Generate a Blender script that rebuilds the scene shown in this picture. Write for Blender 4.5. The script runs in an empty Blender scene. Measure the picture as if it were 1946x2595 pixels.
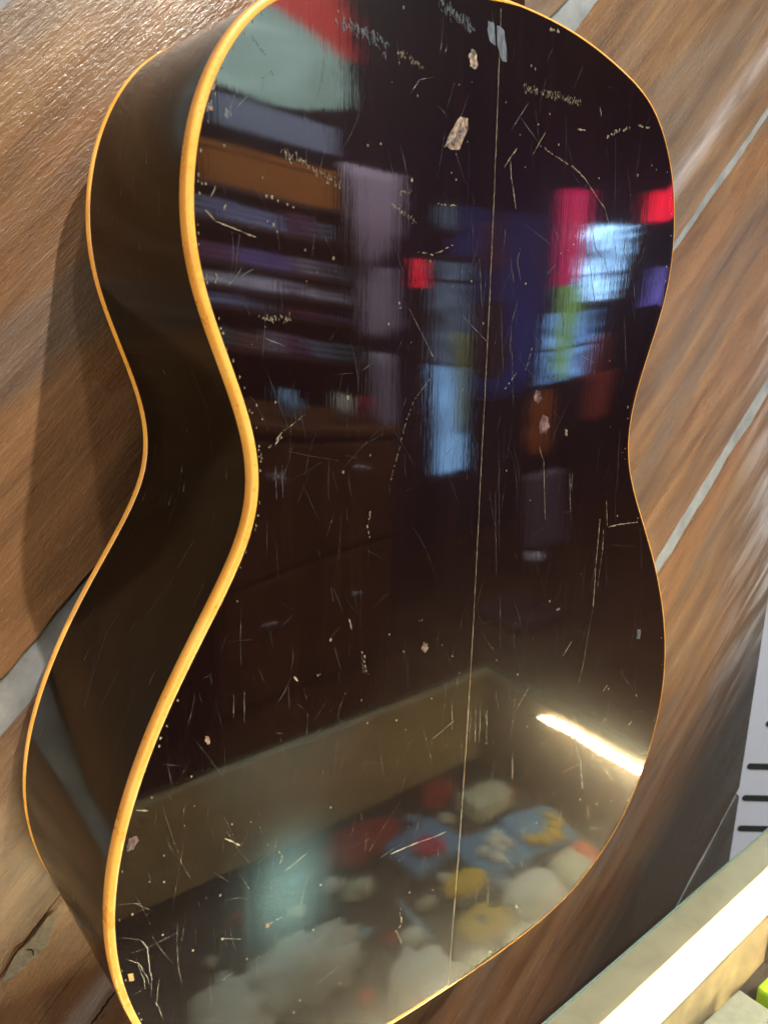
import bpy, bmesh, math, random
import numpy as np
from mathutils import Vector, Matrix, Euler

# ------------------------------------------------------------------ camera, world, lights, exposure
# local frame of the hanging guitar: u = across (right), v = up, w = out of the wall.  world = (u, -w, v)
scene = bpy.context.scene
COL = scene.collection
rnd = random.Random(7)

def W(u, v, w):
    return Vector((u, -w, v))

cam_data = bpy.data.cameras.new('camera')
cam = bpy.data.objects.new('camera', cam_data)
COL.objects.link(cam)
scene.camera = cam
view = W(0.60451297, -0.24915603, -0.75662761)
up = W(0.13545613, 0.96814548, -0.21058483)
right = view.cross(up).normalized()
up = right.cross(view).normalized()
pos = W(-0.26437057, 0.14686593, 0.26315219)
cam.matrix_world = Matrix(((right.x, up.x, -view.x, pos.x), (right.y, up.y, -view.y, pos.y), (right.z, up.z, -view.z, pos.z), (0, 0, 0, 1)))
cam_data.sensor_fit = 'VERTICAL'
cam_data.sensor_height = 24.0
cam_data.lens = 24.0 * 2051.3 / 2595.0
cam_data.clip_start = 0.01
cam_data.clip_end = 100
cam_data.dof.use_dof = True
cam_data.dof.focus_distance = 0.41
cam_data.dof.aperture_fstop = 13.0

world = bpy.data.worlds.new('World')
scene.world = world
world.use_nodes = True
world.node_tree.nodes['Background'].inputs[0].default_value = (0.95, 0.90, 0.86, 1)
world.node_tree.nodes['Background'].inputs[1].default_value = 0.045

def lamp(name, kind, loc, target, energy, color, **kw):
    d = bpy.data.lights.new(name, kind)
    d.energy = energy
    d.color = color
    for k, val in kw.items():
        setattr(d, k, val)
    o = bpy.data.objects.new(name, d)
    COL.objects.link(o)
    o.location = loc
    o.rotation_euler = (Vector(target) - Vector(loc)).to_track_quat('-Z', 'Y').to_euler()
    return o

# two track spots above the guitar, in front of the wall: they throw the nested shadows down the wall
lamp('track_spot', 'SPOT', W(0.10, 1.42, 0.98), W(0.10, 0.10, -0.12), 165, (1.0, 0.93, 0.86),
     spot_size=math.radians(75), spot_blend=0.6, shadow_soft_size=0.012)
lamp('track_spot', 'SPOT', W(-0.22, 1.60, 1.15), W(0.05, 0.05, -0.12), 50, (1.0, 0.92, 0.83),
     spot_size=math.radians(70), spot_blend=0.6, shadow_soft_size=0.02)
# fill light added out of frame at the left, close to the wall: brightens the side of the binding
lamp('side_fill', 'AREA', W(-1.25, 0.20, 0.24), W(-0.1, 0.02, 0.0), 9, (1.0, 0.90, 0.76), shape='RECTANGLE', size=0.35, size_y=0.7)
lamp('ceiling_light', 'AREA', W(-0.7, 1.9, 0.9), W(0.0, 0.1, -0.1), 10, (0.93, 0.97, 1.0), shape='RECTANGLE', size=1.0, size_y=0.5)
# unseen area light added behind the camera to brighten the mirrored shop goods
lamp('shop_fill', 'AREA', W(1.35, 1.55, 0.75), W(1.7, 0.1, 2.4), 190, (0.95, 0.92, 1.0), shape='RECTANGLE', size=1.6, size_y=0.6)

scene.view_settings.view_transform = 'Standard'
scene.view_settings.look = 'None'
scene.view_settings.exposure = 0.0
scene.view_settings.gamma = 1.0
scene.view_settings.use_curve_mapping = False
scene.render.engine = 'CYCLES'
scene.cycles.use_denoising = True
scene.cycles.use_adaptive_sampling = True
scene.cycles.adaptive_threshold = 0.015
scene.cycles.max_bounces = 7
scene.cycles.glossy_bounces = 4
scene.cycles.transparent_max_bounces = 12
scene.cycles.sample_clamp_indirect = 8.0
scene.cycles.caustics_refractive = False

# ------------------------------------------------------------------ helpers
def empty(name, loc, label=None, category=None, group=None, rz=0.0, kind=None):
    o = bpy.data.objects.new(name, None)
    COL.objects.link(o)
    o.location = loc
    o.rotation_euler = (0, 0, rz)
    tag(o, label, category, group, kind)
    return o

def tag(o, label=None, category=None, group=None, kind=None):
    for k, val in (('label', label), ('category', category), ('group', group), ('kind', kind)):
        if val:
            o[k] = val
    return o

def adopt(o, parent):
    if parent is not None:
        o.parent = parent
        if parent.parent is None:
            o.matrix_parent_inverse = Matrix.LocRotScale(parent.location, parent.rotation_euler, parent.scale).inverted()
    return o

def obj(name, verts, faces, mat, parent=None, smooth=False):
    """one mesh object; vertices are world coordinates, or those of the parent part"""
    me = bpy.data.meshes.new(name)
    me.from_pydata([tuple(p) for p in verts], [], [tuple(f) for f in faces])
    me.update()
    for m in (mat if isinstance(mat, (list, tuple)) else [mat]):
        me.materials.append(m)
    if smooth:
        me.polygons.foreach_set('use_smooth', [True] * len(me.polygons))
    o = bpy.data.objects.new(name, me)
    COL.objects.link(o)
    return adopt(o, parent)

def bm_obj(name, bm, mat, parent=None, smooth=False):
    me = bpy.data.meshes.new(name)
    bm.normal_update()
    bm.to_mesh(me)
    bm.free()
    me.materials.append(mat)
    if smooth:
        me.polygons.foreach_set('use_smooth', [True] * len(me.polygons))
    o = bpy.data.objects.new(name, me)
    COL.objects.link(o)
    return adopt(o, parent)

def box_bm(u0, u1, v0, v1, w0, w1, bevel=0.0, bm=None, seg=2):
    bm = bm or bmesh.new()
    r = bmesh.ops.create_cube(bm, size=1.0)
    for p in r['verts']:
        p.co = Vector((u0 + (p.co.x + .5) * (u1 - u0), -(w0 + (p.co.y + .5) * (w1 - w0)), v0 + (p.co.z + .5) * (v1 - v0)))
    bmesh.ops.recalc_face_normals(bm, faces=bm.faces)
    if bevel:
        es = list({e for p in r['verts'] for e in p.link_edges})
        bmesh.ops.bevel(bm, geom=es, offset=bevel, segments=seg, affect='EDGES', profile=0.5)
    return bm

def box(name, u0, u1, v0, v1, w0, w1, mat, parent=None, bevel=0.002):
    return bm_obj(name, box_bm(u0, u1, v0, v1, w0, w1, bevel), mat, parent)

def tube_bm(pts, rad, seg=8, bm=None):
    bm = bm or bmesh.new()
    rings = []
    n = len(pts)
    for i, p in enumerate(pts):
        d = (pts[min(i + 1, n - 1)] - pts[max(i - 1, 0)]).normalized()
        a = d.orthogonal().normalized()
        b = d.cross(a)
        r = rad[i] if isinstance(rad, (list, tuple)) else rad
        rings.append([bm.verts.new(p + (a * math.cos(t) + b * math.sin(t)) * r) for t in [2 * math.pi * k / seg for k in range(seg)]])
    for i in range(n - 1):
        # align ring phases
        q = min(range(seg), key=lambda s: (rings[i + 1][s].co - rings[i][0].co).length)
        rings[i + 1] = rings[i + 1][q:] + rings[i + 1][:q]
        for k in range(seg):
            bm.faces.new((rings[i][k], rings[i][(k + 1) % seg], rings[i + 1][(k + 1) % seg], rings[i + 1][k]))
    bm.faces.new(rings[0][::-1]); bm.faces.new(rings[-1])
    return bm

def blob_bm(center, r, amp=0.2, seed=0, sub=3, freq=3.0):
    bm = bmesh.new()
    bmesh.ops.create_icosphere(bm, subdivisions=sub, radius=1.0)
    from mathutils import noise
    for p in bm.verts:
        q = p.co * freq + Vector((seed * 3.1, seed * 1.7, seed * 2.3))
        s = 1 + amp * noise.fractal(q, 0.8, 2.0, 3)
        p.co = Vector((center.x + p.co.x * r[0] * s, center.y + p.co.y * r[1] * s, center.z + p.co.z * r[2] * s))
    return bm

# ------------------------------------------------------------------ materials
class NT:
    def __init__(self, name):
        self.m = bpy.data.materials.new(name)
        self.m.use_nodes = True
        self.t = self.m.node_tree
        self.b = self.t.nodes['Principled BSDF']
        self.out = self.t.nodes['Material Output']
    def n(self, kind, **kw):
        nd = self.t.nodes.new(kind)
        for k, val in kw.items():
            setattr(nd, k, val)
        return nd
    def l(self, a, b):
        self.t.links.new(a, b)
    def coords(self, scale, rot=(0, 0, 0), which='Object', loc=(0, 0, 0), rand=False):
        tc = self.n('ShaderNodeTexCoord')
        src = tc.outputs[which]
        if rand:
            oi = self.n('ShaderNodeObjectInfo')
            mu = self.n('ShaderNodeVectorMath', operation='SCALE')
            cx = self.n('ShaderNodeCombineXYZ')
            self.l(oi.outputs['Random'], cx.inputs[0]); self.l(oi.outputs['Random'], cx.inputs[2])
            self.l(cx.outputs[0], mu.inputs[0]); mu.inputs['Scale'].default_value = 9.0
            ad = self.n('ShaderNodeVectorMath', operation='ADD')
            self.l(src, ad.inputs[0]); self.l(mu.outputs[0], ad.inputs[1])
            src = ad.outputs[0]
        # rotate first, then stretch
        mr = self.n('ShaderNodeMapping'); mr.inputs['Rotation'].default_value = rot; mr.inputs['Location'].default_value = loc
        ms = self.n('ShaderNodeMapping'); ms.inputs['Scale'].default_value = scale
        self.l(src, mr.inputs[0]); self.l(mr.outputs[0], ms.inputs[0])
        return ms.outputs[0]
    def noise(self, vec, scale=1.0, detail=4.0, rough=0.55, dist=0.0):
        nd = self.n('ShaderNodeTexNoise')
        nd.inputs['Scale'].default_value = scale
        nd.inputs['Detail'].default_value = detail
        nd.inputs['Roughness'].default_value = rough
        nd.inputs['Distortion'].default_value = dist
        self.l(vec, nd.inputs['Vector'])
        return nd.outputs['Fac']
    def ramp(self, fac, stops):
        nd = self.n('ShaderNodeValToRGB')
        cr = nd.color_ramp
        while len(cr.elements) < len(stops):
            cr.elements.new(0.5)
        for e, (p, c) in zip(cr.elements, stops):
            e.position = p
            e.color = (c[0], c[1], c[2], 1) if isinstance(c, (tuple, list)) else (c, c, c, 1)
        self.l(fac, nd.inputs[0])
        return nd.outputs[0]
    def mix(self, fac, a, b, blend='MIX'):
        nd = self.n('ShaderNodeMix', data_type='RGBA', blend_type=blend)
        for sock, val in ((nd.inputs[0], fac), (nd.inputs[6], a), (nd.inputs[7], b)):
            if isinstance(val, (int, float)):
                sock.default_value = val
            elif isinstance(val, tuple):
                sock.default_value = (val[0], val[1], val[2], 1)
            else:
                self.l(val, sock)
        return nd.outputs[2]
    def math(self, op, a, b=None):
        nd = self.n('ShaderNodeMath', operation=op)
        for sock, val in ((nd.inputs[0], a), (nd.inputs[1], b)):
            if val is None:
                continue
            if isinstance(val, (int, float)):
                sock.default_value = val
            else:
                self.l(val, sock)
        return nd.outputs[0]
    def bump(self, height, strength, dist, normal=None):
        nd = self.n('ShaderNodeBump')
        nd.inputs['Strength'].default_value = strength
        nd.inputs['Distance'].default_value = dist
        self.l(height, nd.inputs['Height'])
        if normal is not None:
            self.l(normal, nd.inputs['Normal'])
        return nd.outputs[0]
    def set(self, **kw):
        for k, val in kw.items():
            s = self.b.inputs[k.replace('_', ' ')]
            if isinstance(val, (int, float)):
                s.default_value = val
            elif isinstance(val, tuple):
                s.default_value = (val + (1.0,))[:len(s.default_value)]
            else:
                self.l(val, s)
        return self

def plain(name, color, rough=0.5, spec=0.5, bump=0.0, scale=200.0, metal=0.0, vary=0.12, **kw):
    g = NT(name)
    v = g.coords((1, 1, 1))
    nz = g.noise(v, scale, 5, 0.6)
    lo = tuple(c * (1 - vary) for c in color); hi = tuple(min(1, c * (1 + vary)) for c in color)
    g.set(Base_Color=g.ramp(nz, [(0.3, lo), (0.7, hi)]), Roughness=rough, Metallic=metal, **kw)
    g.b.inputs['Specular IOR Level'].default_value = spec
    if bump:
        g.set(Normal=g.bump(nz, bump, 0.002))
    return g.m

def glow(name, color, strength, vary=0.0, scale=4.0, stretch=(1, 1, 1), lo=0.35, hi=0.65):
    g = NT(name)
    g.set(Base_Color=(0.02, 0.02, 0.02), Roughness=0.4)
    if vary:
        nz = g.noise(g.coords(stretch), scale, 4, 0.6, 0.6)
        c0 = tuple(c * (1 - vary) for c in color)
        g.set(Emission_Color=g.ramp(nz, [(lo, c0), (hi, color)]))
    else:
        g.set(Emission_Color=color)
    g.b.inputs['Emission Strength'].default_value = strength
    return g.m

# old black-brown lacquer over mahogany
def lacquer(name, back=True):
    g = NT(name)
    grain = g.noise(g.coords((260, 260, 7)), 1.0, 5, 0.6)
    fine = g.noise(g.coords((1500, 1500, 30)), 1.0, 3, 0.6)
    wavy = g.noise(g.coords((9, 9, 5)), 1.0, 2, 0.4)
    blot = g.noise(g.coords((11, 11, 7)), 1.0, 3, 0.5)
    col = g.ramp(blot, [(0.35, (0.0050, 0.0016, 0.0016)), (0.7, (0.0090, 0.0032, 0.0022))])
    col = g.mix(g.math('MULTIPLY', g.ramp(grain, [(0.5, 0.0), (0.75, 1.0)]), 0.3), col, (0.017, 0.006, 0.004))
    if not back:
        col = g.ramp(blot, [(0.3, (0.0030, 0.0018, 0.0012)), (0.75, (0.0075, 0.0038, 0.0018))])
    rough = g.ramp(g.noise(g.coords((30, 30, 16)), 1.0, 4, 0.6), [(0.3, 0.018 if back else 0.07), (0.75, 0.055 if back else 0.15)])
    h = g.math('ADD', g.math('MULTIPLY', fine, 0.12), g.math('MULTIPLY', grain, 0.28))
    nrm = g.bump(h, 0.034 if back else 0.03, 0.002)
    if back:
        nrm = g.bump(wavy, 0.03, 0.02, nrm)
    if back:
        g.set(Base_Color=col, Roughness=0.30, IOR=1.45, Specular_IOR_Level=0.07, Normal=nrm, Coat_Weight=1.0, Coat_Roughness=rough, Coat_IOR=1.62, Coat_Normal=nrm)
    else:
        g.set(Base_Color=col, Roughness=rough, Normal=nrm, IOR=1.30)
    return g.m

M = {}
M['back'] = lacquer('back_lacquer', True)
M['rim'] = lacquer('rim_lacquer', False)

def binding_mat():
    g = NT('aged_binding')
    a = g.noise(g.coords((26, 26, 26)), 1.0, 6, 0.7)
    fl = g.noise(g.coords((900, 900, 900)), 1.0, 2, 0.5)
    c = g.ramp(a, [(0.25, (0.62, 0.25, 0.028)), (0.5, (0.77, 0.365, 0.060)), (0.75, (0.80, 0.46, 0.115))])
    c = g.mix(g.math('MULTIPLY', g.ramp(fl, [(0.60, 0.0), (0.72, 1.0)]), 0.4), c, (0.35, 0.13, 0.02))
    nick = g.noise(g.coords((330, 330, 330)), 1.0, 3, 0.6)
    c = g.mix(g.math('MULTIPLY', g.ramp(nick, [(0.66, 0.0), (0.73, 1.0)]), 0.6), c, (0.22, 0.09, 0.02))
    g.set(Base_Color=c, Roughness=g.ramp(a, [(0.3, 0.2), (0.7, 0.45)]), IOR=1.5)
    g.set(Normal=g.bump(fl, 0.03, 0.001))
    return g.m
M['binding'] = binding_mat()

def wood_wall():
    g = NT('varnished_plank')
    rot = (0, math.radians(45), 0)
    base = g.coords((1, 1, 1), rot, rand=True)
    def st(sx, sz, detail, rough, dist=0.0, off=0.0):
        m = g.n('ShaderNodeMapping'); m.inputs['Scale'].default_value = (sx, 1.0, sz); m.inputs['Location'].default_value = (off, 0, off)
        g.l(base, m.inputs[0])
        nd = g.n('ShaderNodeTexNoise', noise_dimensions='3D')
        nd.inputs['Scale'].default_value = 1.0; nd.inputs['Detail'].default_value = detail
        nd.inputs['Roughness'].default_value = rough; nd.inputs['Distortion'].default_value = dist
        g.l(m.outputs[0], nd.inputs['Vector'])
        return nd.outputs['Fac']
    big = st(2.4, 13, 4, 0.6, 0.5)
    mid = st(7, 58, 6, 0.66, 0.35, 3.0)
    pores = st(30, 480, 4, 0.65, 0.3, 7.0)
    saw = st(230, 950, 3, 0.6, 0.6, 9.0)
    c = g.ramp(mid, [(0.26, (0.062, 0.030, 0.015)), (0.42, (0.135, 0.068, 0.031)), (0.58, (0.190, 0.100, 0.046)), (0.78, (0.275, 0.158, 0.078))])
    c = g.mix(g.math('MULTIPLY', g.ramp(big, [(0.46, 0.0), (0.62, 1.0)]), 0.8), c, g.ramp(mid, [(0.3, (0.085, 0.058, 0.041)), (0.7, (0.165, 0.118, 0.085))]))
    c = g.mix(g.math('MULTIPLY', g.ramp(big, [(0.30, 1.0), (0.44, 0.0)]), 0.6), c, (0.235, 0.108, 0.044))
    c = g.mix(g.math('MULTIPLY', g.ramp(pores, [(0.58, 0.0), (0.76, 1.0)]), 0.5), c, (0.050, 0.026, 0.014))
    c = g.mix(g.math('MULTIPLY', g.ramp(saw, [(0.63, 0.0), (0.72, 1.0)]), 0.35), c, (0.40, 0.27, 0.17))
    c = g.mix(g.math('MULTIPLY', g.ramp(saw, [(0.28, 1.0), (0.36, 0.0)]), 0.5), c, (0.045, 0.024, 0.014))
    fib, fleck = pores, saw
    # wear with its own shape: a pale streak along one plank, bleached wood at the cut end; then boards darker towards the lower right
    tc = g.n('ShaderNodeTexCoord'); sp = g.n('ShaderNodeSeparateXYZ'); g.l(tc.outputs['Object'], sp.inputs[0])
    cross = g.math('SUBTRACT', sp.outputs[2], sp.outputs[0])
    d = g.math('ABSOLUTE', g.math('ADD', cross, 0.085))
    band = g.math('SUBTRACT', 1.0, g.math('MINIMUM', g.math('DIVIDE', d, 0.018), 1.0))
    band = g.math('MULTIPLY', band, g.ramp(mid, [(0.35, 0.25), (0.6, 1.0)]))
    c = g.mix(g.math('MULTIPLY', band, 0.7), c, (0.40, 0.35, 0.34))
    endm = g.n('ShaderNodeMapRange'); g.l(sp.outputs[0], endm.inputs[0])
    for i, val in ((1, 0.48), (2, 0.58), (3, 0.0), (4, 1.0)):
        endm.inputs[i].default_value = val
    endf = g.math('MULTIPLY', endm.outputs[0], g.ramp(mid, [(0.44, 0.0), (0.60, 0.8)]))
    c = g.mix(endf, c, (0.36, 0.35, 0.35))
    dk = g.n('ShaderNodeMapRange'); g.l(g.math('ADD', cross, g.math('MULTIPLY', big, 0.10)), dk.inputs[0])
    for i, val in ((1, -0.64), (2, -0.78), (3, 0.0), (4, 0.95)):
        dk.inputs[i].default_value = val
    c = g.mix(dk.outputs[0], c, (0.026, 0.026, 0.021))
    rough = g.ramp(big, [(0.35, 0.24), (0.65, 0.40)])
    h = g.math('ADD', pores, g.math('MULTIPLY', saw, 0.8))
    g.set(Base_Color=c, Roughness=rough, Normal=g.bump(h, 0.40, 0.0014), IOR=1.5)
    return g.m
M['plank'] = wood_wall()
M['grey_board'] = plain('grey_painted_board', (0.195, 0.198, 0.195), 0.7, 0.3, 0.5, 60.0, vary=0.25)
M['dark_groove'] = plain('dark_crack', (0.012, 0.008, 0.006), 0.9, 0.1)
M['knot'] = plain('grey_knot', (0.115, 0.088, 0.064), 0.45, 0.4, 0.5, 260.0, vary=0.4)
M['neck'] = plain('neck_lacquer', (0.030, 0.012, 0.008), 0.15, 0.5, 0.05, 60.0)
M['board'] = plain('rosewood', (0.045, 0.022, 0.014), 0.45, 0.4, 0.2, 200.0)
M['spruce'] = plain('sunburst_top', (0.22, 0.10, 0.03), 0.2, 0.5, 0.05, 60.0)
M['tan'] = plain('scratched_lacquer', (0.22, 0.175, 0.10), 0.45, 0.6, 1.0, 1500.0, vary=0.8)
M['hair'] = plain('hairline_scratch', (0.13, 0.11, 0.08), 0.4, 0.6, 0.6, 1500.0, vary=0.5)
def mottled(name, hi, lo, stretch, thr, rough=0.4):
    g = NT(name)
    n1 = g.noise(g.coords(stretch), 1.0, 4, 0.7, 0.5)
    g.set(Base_Color=g.ramp(n1, [(thr - .10, lo), (thr + .03, tuple(c * .6 for c in hi)), (thr + .14, hi)]), Roughness=rough, Normal=g.bump(n1, 0.8, 0.0008), IOR=1.55)
    return g.m
M['grey'] = mottled('scuffed_lacquer', (0.085, 0.09, 0.105), (0.008, 0.007, 0.008), (900, 900, 140), 0.42)
M['wood'] = mottled('bare_wood_chip', (0.36, 0.22, 0.135), (0.035, 0.018, 0.012), (520, 520, 300), 0.53)
M['pink'] = mottled('bare_mahogany_chip', (0.22, 0.11, 0.09), (0.02, 0.010, 0.009), (520, 520, 300), 0.53)
M['orange'] = plain('amber_chip', (0.55, 0.27, 0.07), 0.5, 0.5, 0.5, 900.0, vary=0.4)
M['craze'] = plain('crazed_lacquer', (0.060, 0.055, 0.052), 0.25, 0.9, 0.5, 900.0, vary=0.3)

def thin_glass():
    g = NT('case_glass')
    t = g.n('ShaderNodeBsdfTransparent'); t.inputs[0].default_value = (0.93, 0.97, 0.94, 1)
    gl = g.n('ShaderNodeBsdfGlossy'); gl.inputs['Roughness'].default_value = 0.15
    fr = g.n('ShaderNodeFresnel'); fr.inputs[0].default_value = 2.0
    mx = g.n('ShaderNodeMixShader')
    ge = g.n('ShaderNodeNewGeometry')
    g.l(g.math('MULTIPLY', fr.outputs[0], g.math('SUBTRACT', 1.0, ge.outputs['Backfacing'])), mx.inputs[0]); g.l(t.outputs[0], mx.inputs[1]); g.l(gl.outputs[0], mx.inputs[2])
    # dust and scratches that catch the light strip
    sc = g.noise(g.coords((60, 300, 60)), 1.0, 4, 0.7, 2.0)
    df = g.n('ShaderNodeBsdfDiffuse'); df.inputs[0].default_value = (0.6, 0.57, 0.5, 1)
    m2 = g.n('ShaderNodeMixShader')
    g.l(g.math('MULTIPLY', g.ramp(sc, [(0.5, 0.05), (0.72, 0.5)]), 0.004), m2.inputs[0])
    g.l(mx.outputs[0], m2.inputs[1]); g.l(df.outputs[0], m2.inputs[2])
    g.l(m2.outputs[0], g.out.inputs['Surface'])
    return g.m
M['glass'] = thin_glass()
M['glass_edge'] = plain('green_glass_edge', (0.13, 0.20, 0.17), 0.2, 0.5)
M['rail'] = plain('brushed_champagne_rail', (0.31, 0.245, 0.165), 0.34, 0.5, 0.06, 45.0, metal=0.15, vary=0.16)
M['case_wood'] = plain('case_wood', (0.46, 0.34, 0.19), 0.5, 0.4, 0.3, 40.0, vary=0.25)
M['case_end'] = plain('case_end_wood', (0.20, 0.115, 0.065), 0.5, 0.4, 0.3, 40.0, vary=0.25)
M['case_floor'] = plain('case_black_felt', (0.060, 0.046, 0.040), 0.95, 0.2, 0.5, 300.0)
M['led'] = glow('warm_light_strip', (1.0, 0.81, 0.50), 240.0)
M['white_bag'] = plain('white_plush', (0.72, 0.71, 0.68), 0.8, 0.2, 0.6, 90.0, vary=0.15)
M['cream'] = plain('cream_plush', (0.52, 0.50, 0.40), 0.8, 0.2, 0.6, 90.0, vary=0.2)
M['blue_felt'] = plain('blue_felt', (0.10, 0.22, 0.42), 0.9, 0.2, 0.5, 250.0)
M['yellow_felt'] = plain('yellow_felt', (0.62, 0.40, 0.025), 0.8, 0.2, 0.5, 250.0)
M['pink_felt'] = plain('pink_felt', (0.50, 0.035, 0.13), 0.8, 0.2, 0.5, 250.0)
M['red_felt'] = plain('red_felt', (0.26, 0.018, 0.016), 0.8, 0.2, 0.5, 250.0)
M['orange_felt'] = plain('orange_felt', (0.68, 0.12, 0.03), 0.8, 0.2, 0.5, 250.0)
M['black_felt'] = plain('black_felt', (0.03, 0.028, 0.02), 0.8, 0.2, 0.5, 250.0)
M['pale_blue'] = plain('pale_blue_plastic', (0.25, 0.50, 0.70), 0.3, 0.5)
M['white_card'] = plain('white_box_card', (0.24, 0.24, 0.21), 0.4, 0.4)
M['lime'] = plain('lime_plastic', (0.38, 0.62, 0.03), 0.4, 0.5)
M['white_panel'] = plain('white_enamel', (0.42, 0.43, 0.48), 0.35, 0.5, vary=0.04, scale=12.0)
M['dark_slot'] = plain('dark_slot', (0.02, 0.022, 0.02), 0.7, 0.2)

# ------------------------------------------------------------------ the plank wall
WALL_W = -0.126                       # front face of the planks
wall = empty('plank_wall', W(0.0, -0.95, -0.16), 'wall of wide varnished brown planks laid diagonally behind the guitar', 'wall')
GAPS = [1.02, .722, .428, .1395, -.1415, -.442, -.686, -.982, -1.28]   # v - u of each joint
HALF = [.004, .004, .010, .0140, .0050, .0125, .0018, .0050, .003]      # half width of each joint (in v-u)
UMIN, UMAX, VMIN, VMAX = -0.75, 0.588, -0.95, 0.80

def clip(poly, a, b, c):
    """keep a*u + b*v <= c"""
    out = []
    for i in range(len(poly)):
        p, q = poly[i], poly[(i + 1) % len(poly)]
        dp, dq = a * p[0] + b * p[1] - c, a * q[0] + b * q[1] - c
        if dp <= 0:
            out.append(p)
        if dp * dq < 0:
            t = dp / (dp - dq)
            out.append((p[0] + (q[0] - p[0]) * t, p[1] + (q[1] - p[1]) * t))
    return out

def edge_line(cval, seed, amp):
    r = random.Random(seed)
    ph = [(r.uniform(0, 6.3), r.uniform(18, 60)) for _ in range(4)] + [(r.uniform(0, 6.3), r.uniform(120, 260)) for _ in range(3)]
    pts = []
    s = -1.6
    while s < 1.6:
        j = sum(math.sin(s * f + p) * (1.0 if f < 100 else .35) for p, f in ph) / 5.0
        cc = cval + amp * j
        pts.append(((s - cc) / 2.0, (s + cc) / 2.0))       # u+v = s, v-u = cc
        s += 0.012
    return pts

for i in range(len(GAPS) - 1):
    hi = edge_line(GAPS[i] - HALF[i], 100 + i, min(.004, .40 * HALF[i] + .0005))
    lo = edge_line(GAPS[i + 1] + HALF[i + 1], 200 + i, min(.004, .40 * HALF[i + 1] + .0005))
    poly = lo + hi[::-1]
    for a, b, c in ((1, 0, UMAX - .0004 * (i % 3)), (-1, 0, -UMIN), (0, 1, VMAX), (0, -1, -VMIN)):
        poly = clip(poly, a, b, c)
    if len(poly) < 3:
        continue
    bm = bmesh.new()
    dz = rnd.uniform(-.0012, .0012)
    f = bm.faces.new([bm.verts.new(W(u, v, WALL_W + dz)) for u, v in poly])
    f.normal_update()
    if f.normal.y > 0:
        f.normal_flip()
    r = bmesh.ops.extrude_face_region(bm, geom=[f])
    for g_ in r['geom']:
        if isinstance(g_, bmesh.types.BMVert):
            g_.co.y += 0.0045
    bmesh.ops.recalc_face_normals(bm, faces=bm.faces)
    front = [fc for fc in bm.faces if abs(fc.normal.y) > .9 and fc.calc_center_median().y < -WALL_W + .005]
    if front:
        bmesh.ops.bevel(bm, geom=list(front[0].edges), offset=0.0007, segments=2, affect='EDGES')
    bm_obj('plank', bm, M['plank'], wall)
box('backing_board', UMIN, UMAX - .003, VMIN, VMAX, WALL_W - .030, WALL_W - .0028, M['grey_board'], wall, 0)

def wall_ribbon(name, pts, width, mat, w=WALL_W + .0016, seed=1, wob=.3):
    r = random.Random(seed)
    vs, fs = [], []
    n = 14
    path = []
    for k in range(len(pts) - 1):
        for j in range(n):
            t = j / n
            path.append((pts[k][0] + (pts[k + 1][0] - pts[k][0]) * t, pts[k][1] + (pts[k + 1][1] - pts[k][1]) * t))
    path.append(pts[-1])
    for k, (u, v) in enumerate(path):
        a, b = path[max(k - 1, 0)], path[min(k + 1, len(path) - 1)]
        d = Vector((b[0] - a[0], b[1] - a[1])).normalized()
        wd = width * (.3 + .7 * math.sin(math.pi * (k + .5) / (len(path)))) * r.uniform(1 - 1.3 * wob, 1 + .7 * wob)
        ju = r.uniform(-wob, wob) * width
        for sgn in (-1, 1):
            vs.append(W(u - d.y * (sgn * wd / 2 + ju), v + d.x * (sgn * wd / 2 + ju), w))
    fs = [(2 * k, 2 * k + 1, 2 * k + 3, 2 * k + 2) for k in range(len(path) - 1)]
    return obj(name, vs, fs, mat, wall)

wall_ribbon('crack', [(-.209, -.204), (-.192, -.185), (-.179, -.172), (-.162, -.155)], .0009, M['dark_groove'], seed=3)
wall_ribbon('crack', [(-.168, -.263), (-.152, -.247), (-.134, -.230)], .0016, M['dark_groove'], seed=4)
wall_ribbon('crack', [(-.192, -.242), (-.172, -.222), (-.156, -.208)], .0007, M['dark_groove'], seed=8)
wall_ribbon('knot', [(-.198, -.199), (-.189, -.190), (-.180, -.184), (-.172, -.172)], .0115, M['knot'], WALL_W + .0014, seed=5, wob=.07)
wall_ribbon('crack', [(-.1865, -.1845), (-.1835, -.1860), (-.1828, -.1905)], .0010, M['dark_groove'], WALL_W + .0018, seed=6)

# ------------------------------------------------------------------ the guitar
guitar = empty('acoustic_guitar', W(0, -.222, -.06), 'old black-brown acoustic guitar hanging back outwards with amber binding, its lacquer scratched', 'guitar')
CU = np.array([0.0369,0.0842,0.1151,0.1376,0.1428,0.1329,0.1176,0.1163,0.1351,0.1622,0.183,0.1836,0.1626,0.117,0.0589])
CV = np.array([0.269,0.257,0.2451,0.2109,0.1681,0.1351,0.099,0.0666,0.0343,-0.008,-0.0622,-0.1156,-0.1703,-0.21,-0.2219])

def outline(n=640):
    P = np.concatenate([np.stack([CU, CV], 1), np.stack([-CU[::-1], CV[::-1]], 1)])
    m = len(P); t = np.arange(n) / n * m; k = t.astype(int); f = (t - k)[:, None]
    g = lambda j: P[(k + j) % m]
    return ((1 - f) ** 3 * g(-1) + (3 * f ** 3 - 6 * f * f + 4) * g(0) + (-3 * f ** 3 + 3 * f * f + 3 * f + 1) * g(1) + f ** 3 * g(2)) / 6

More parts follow.
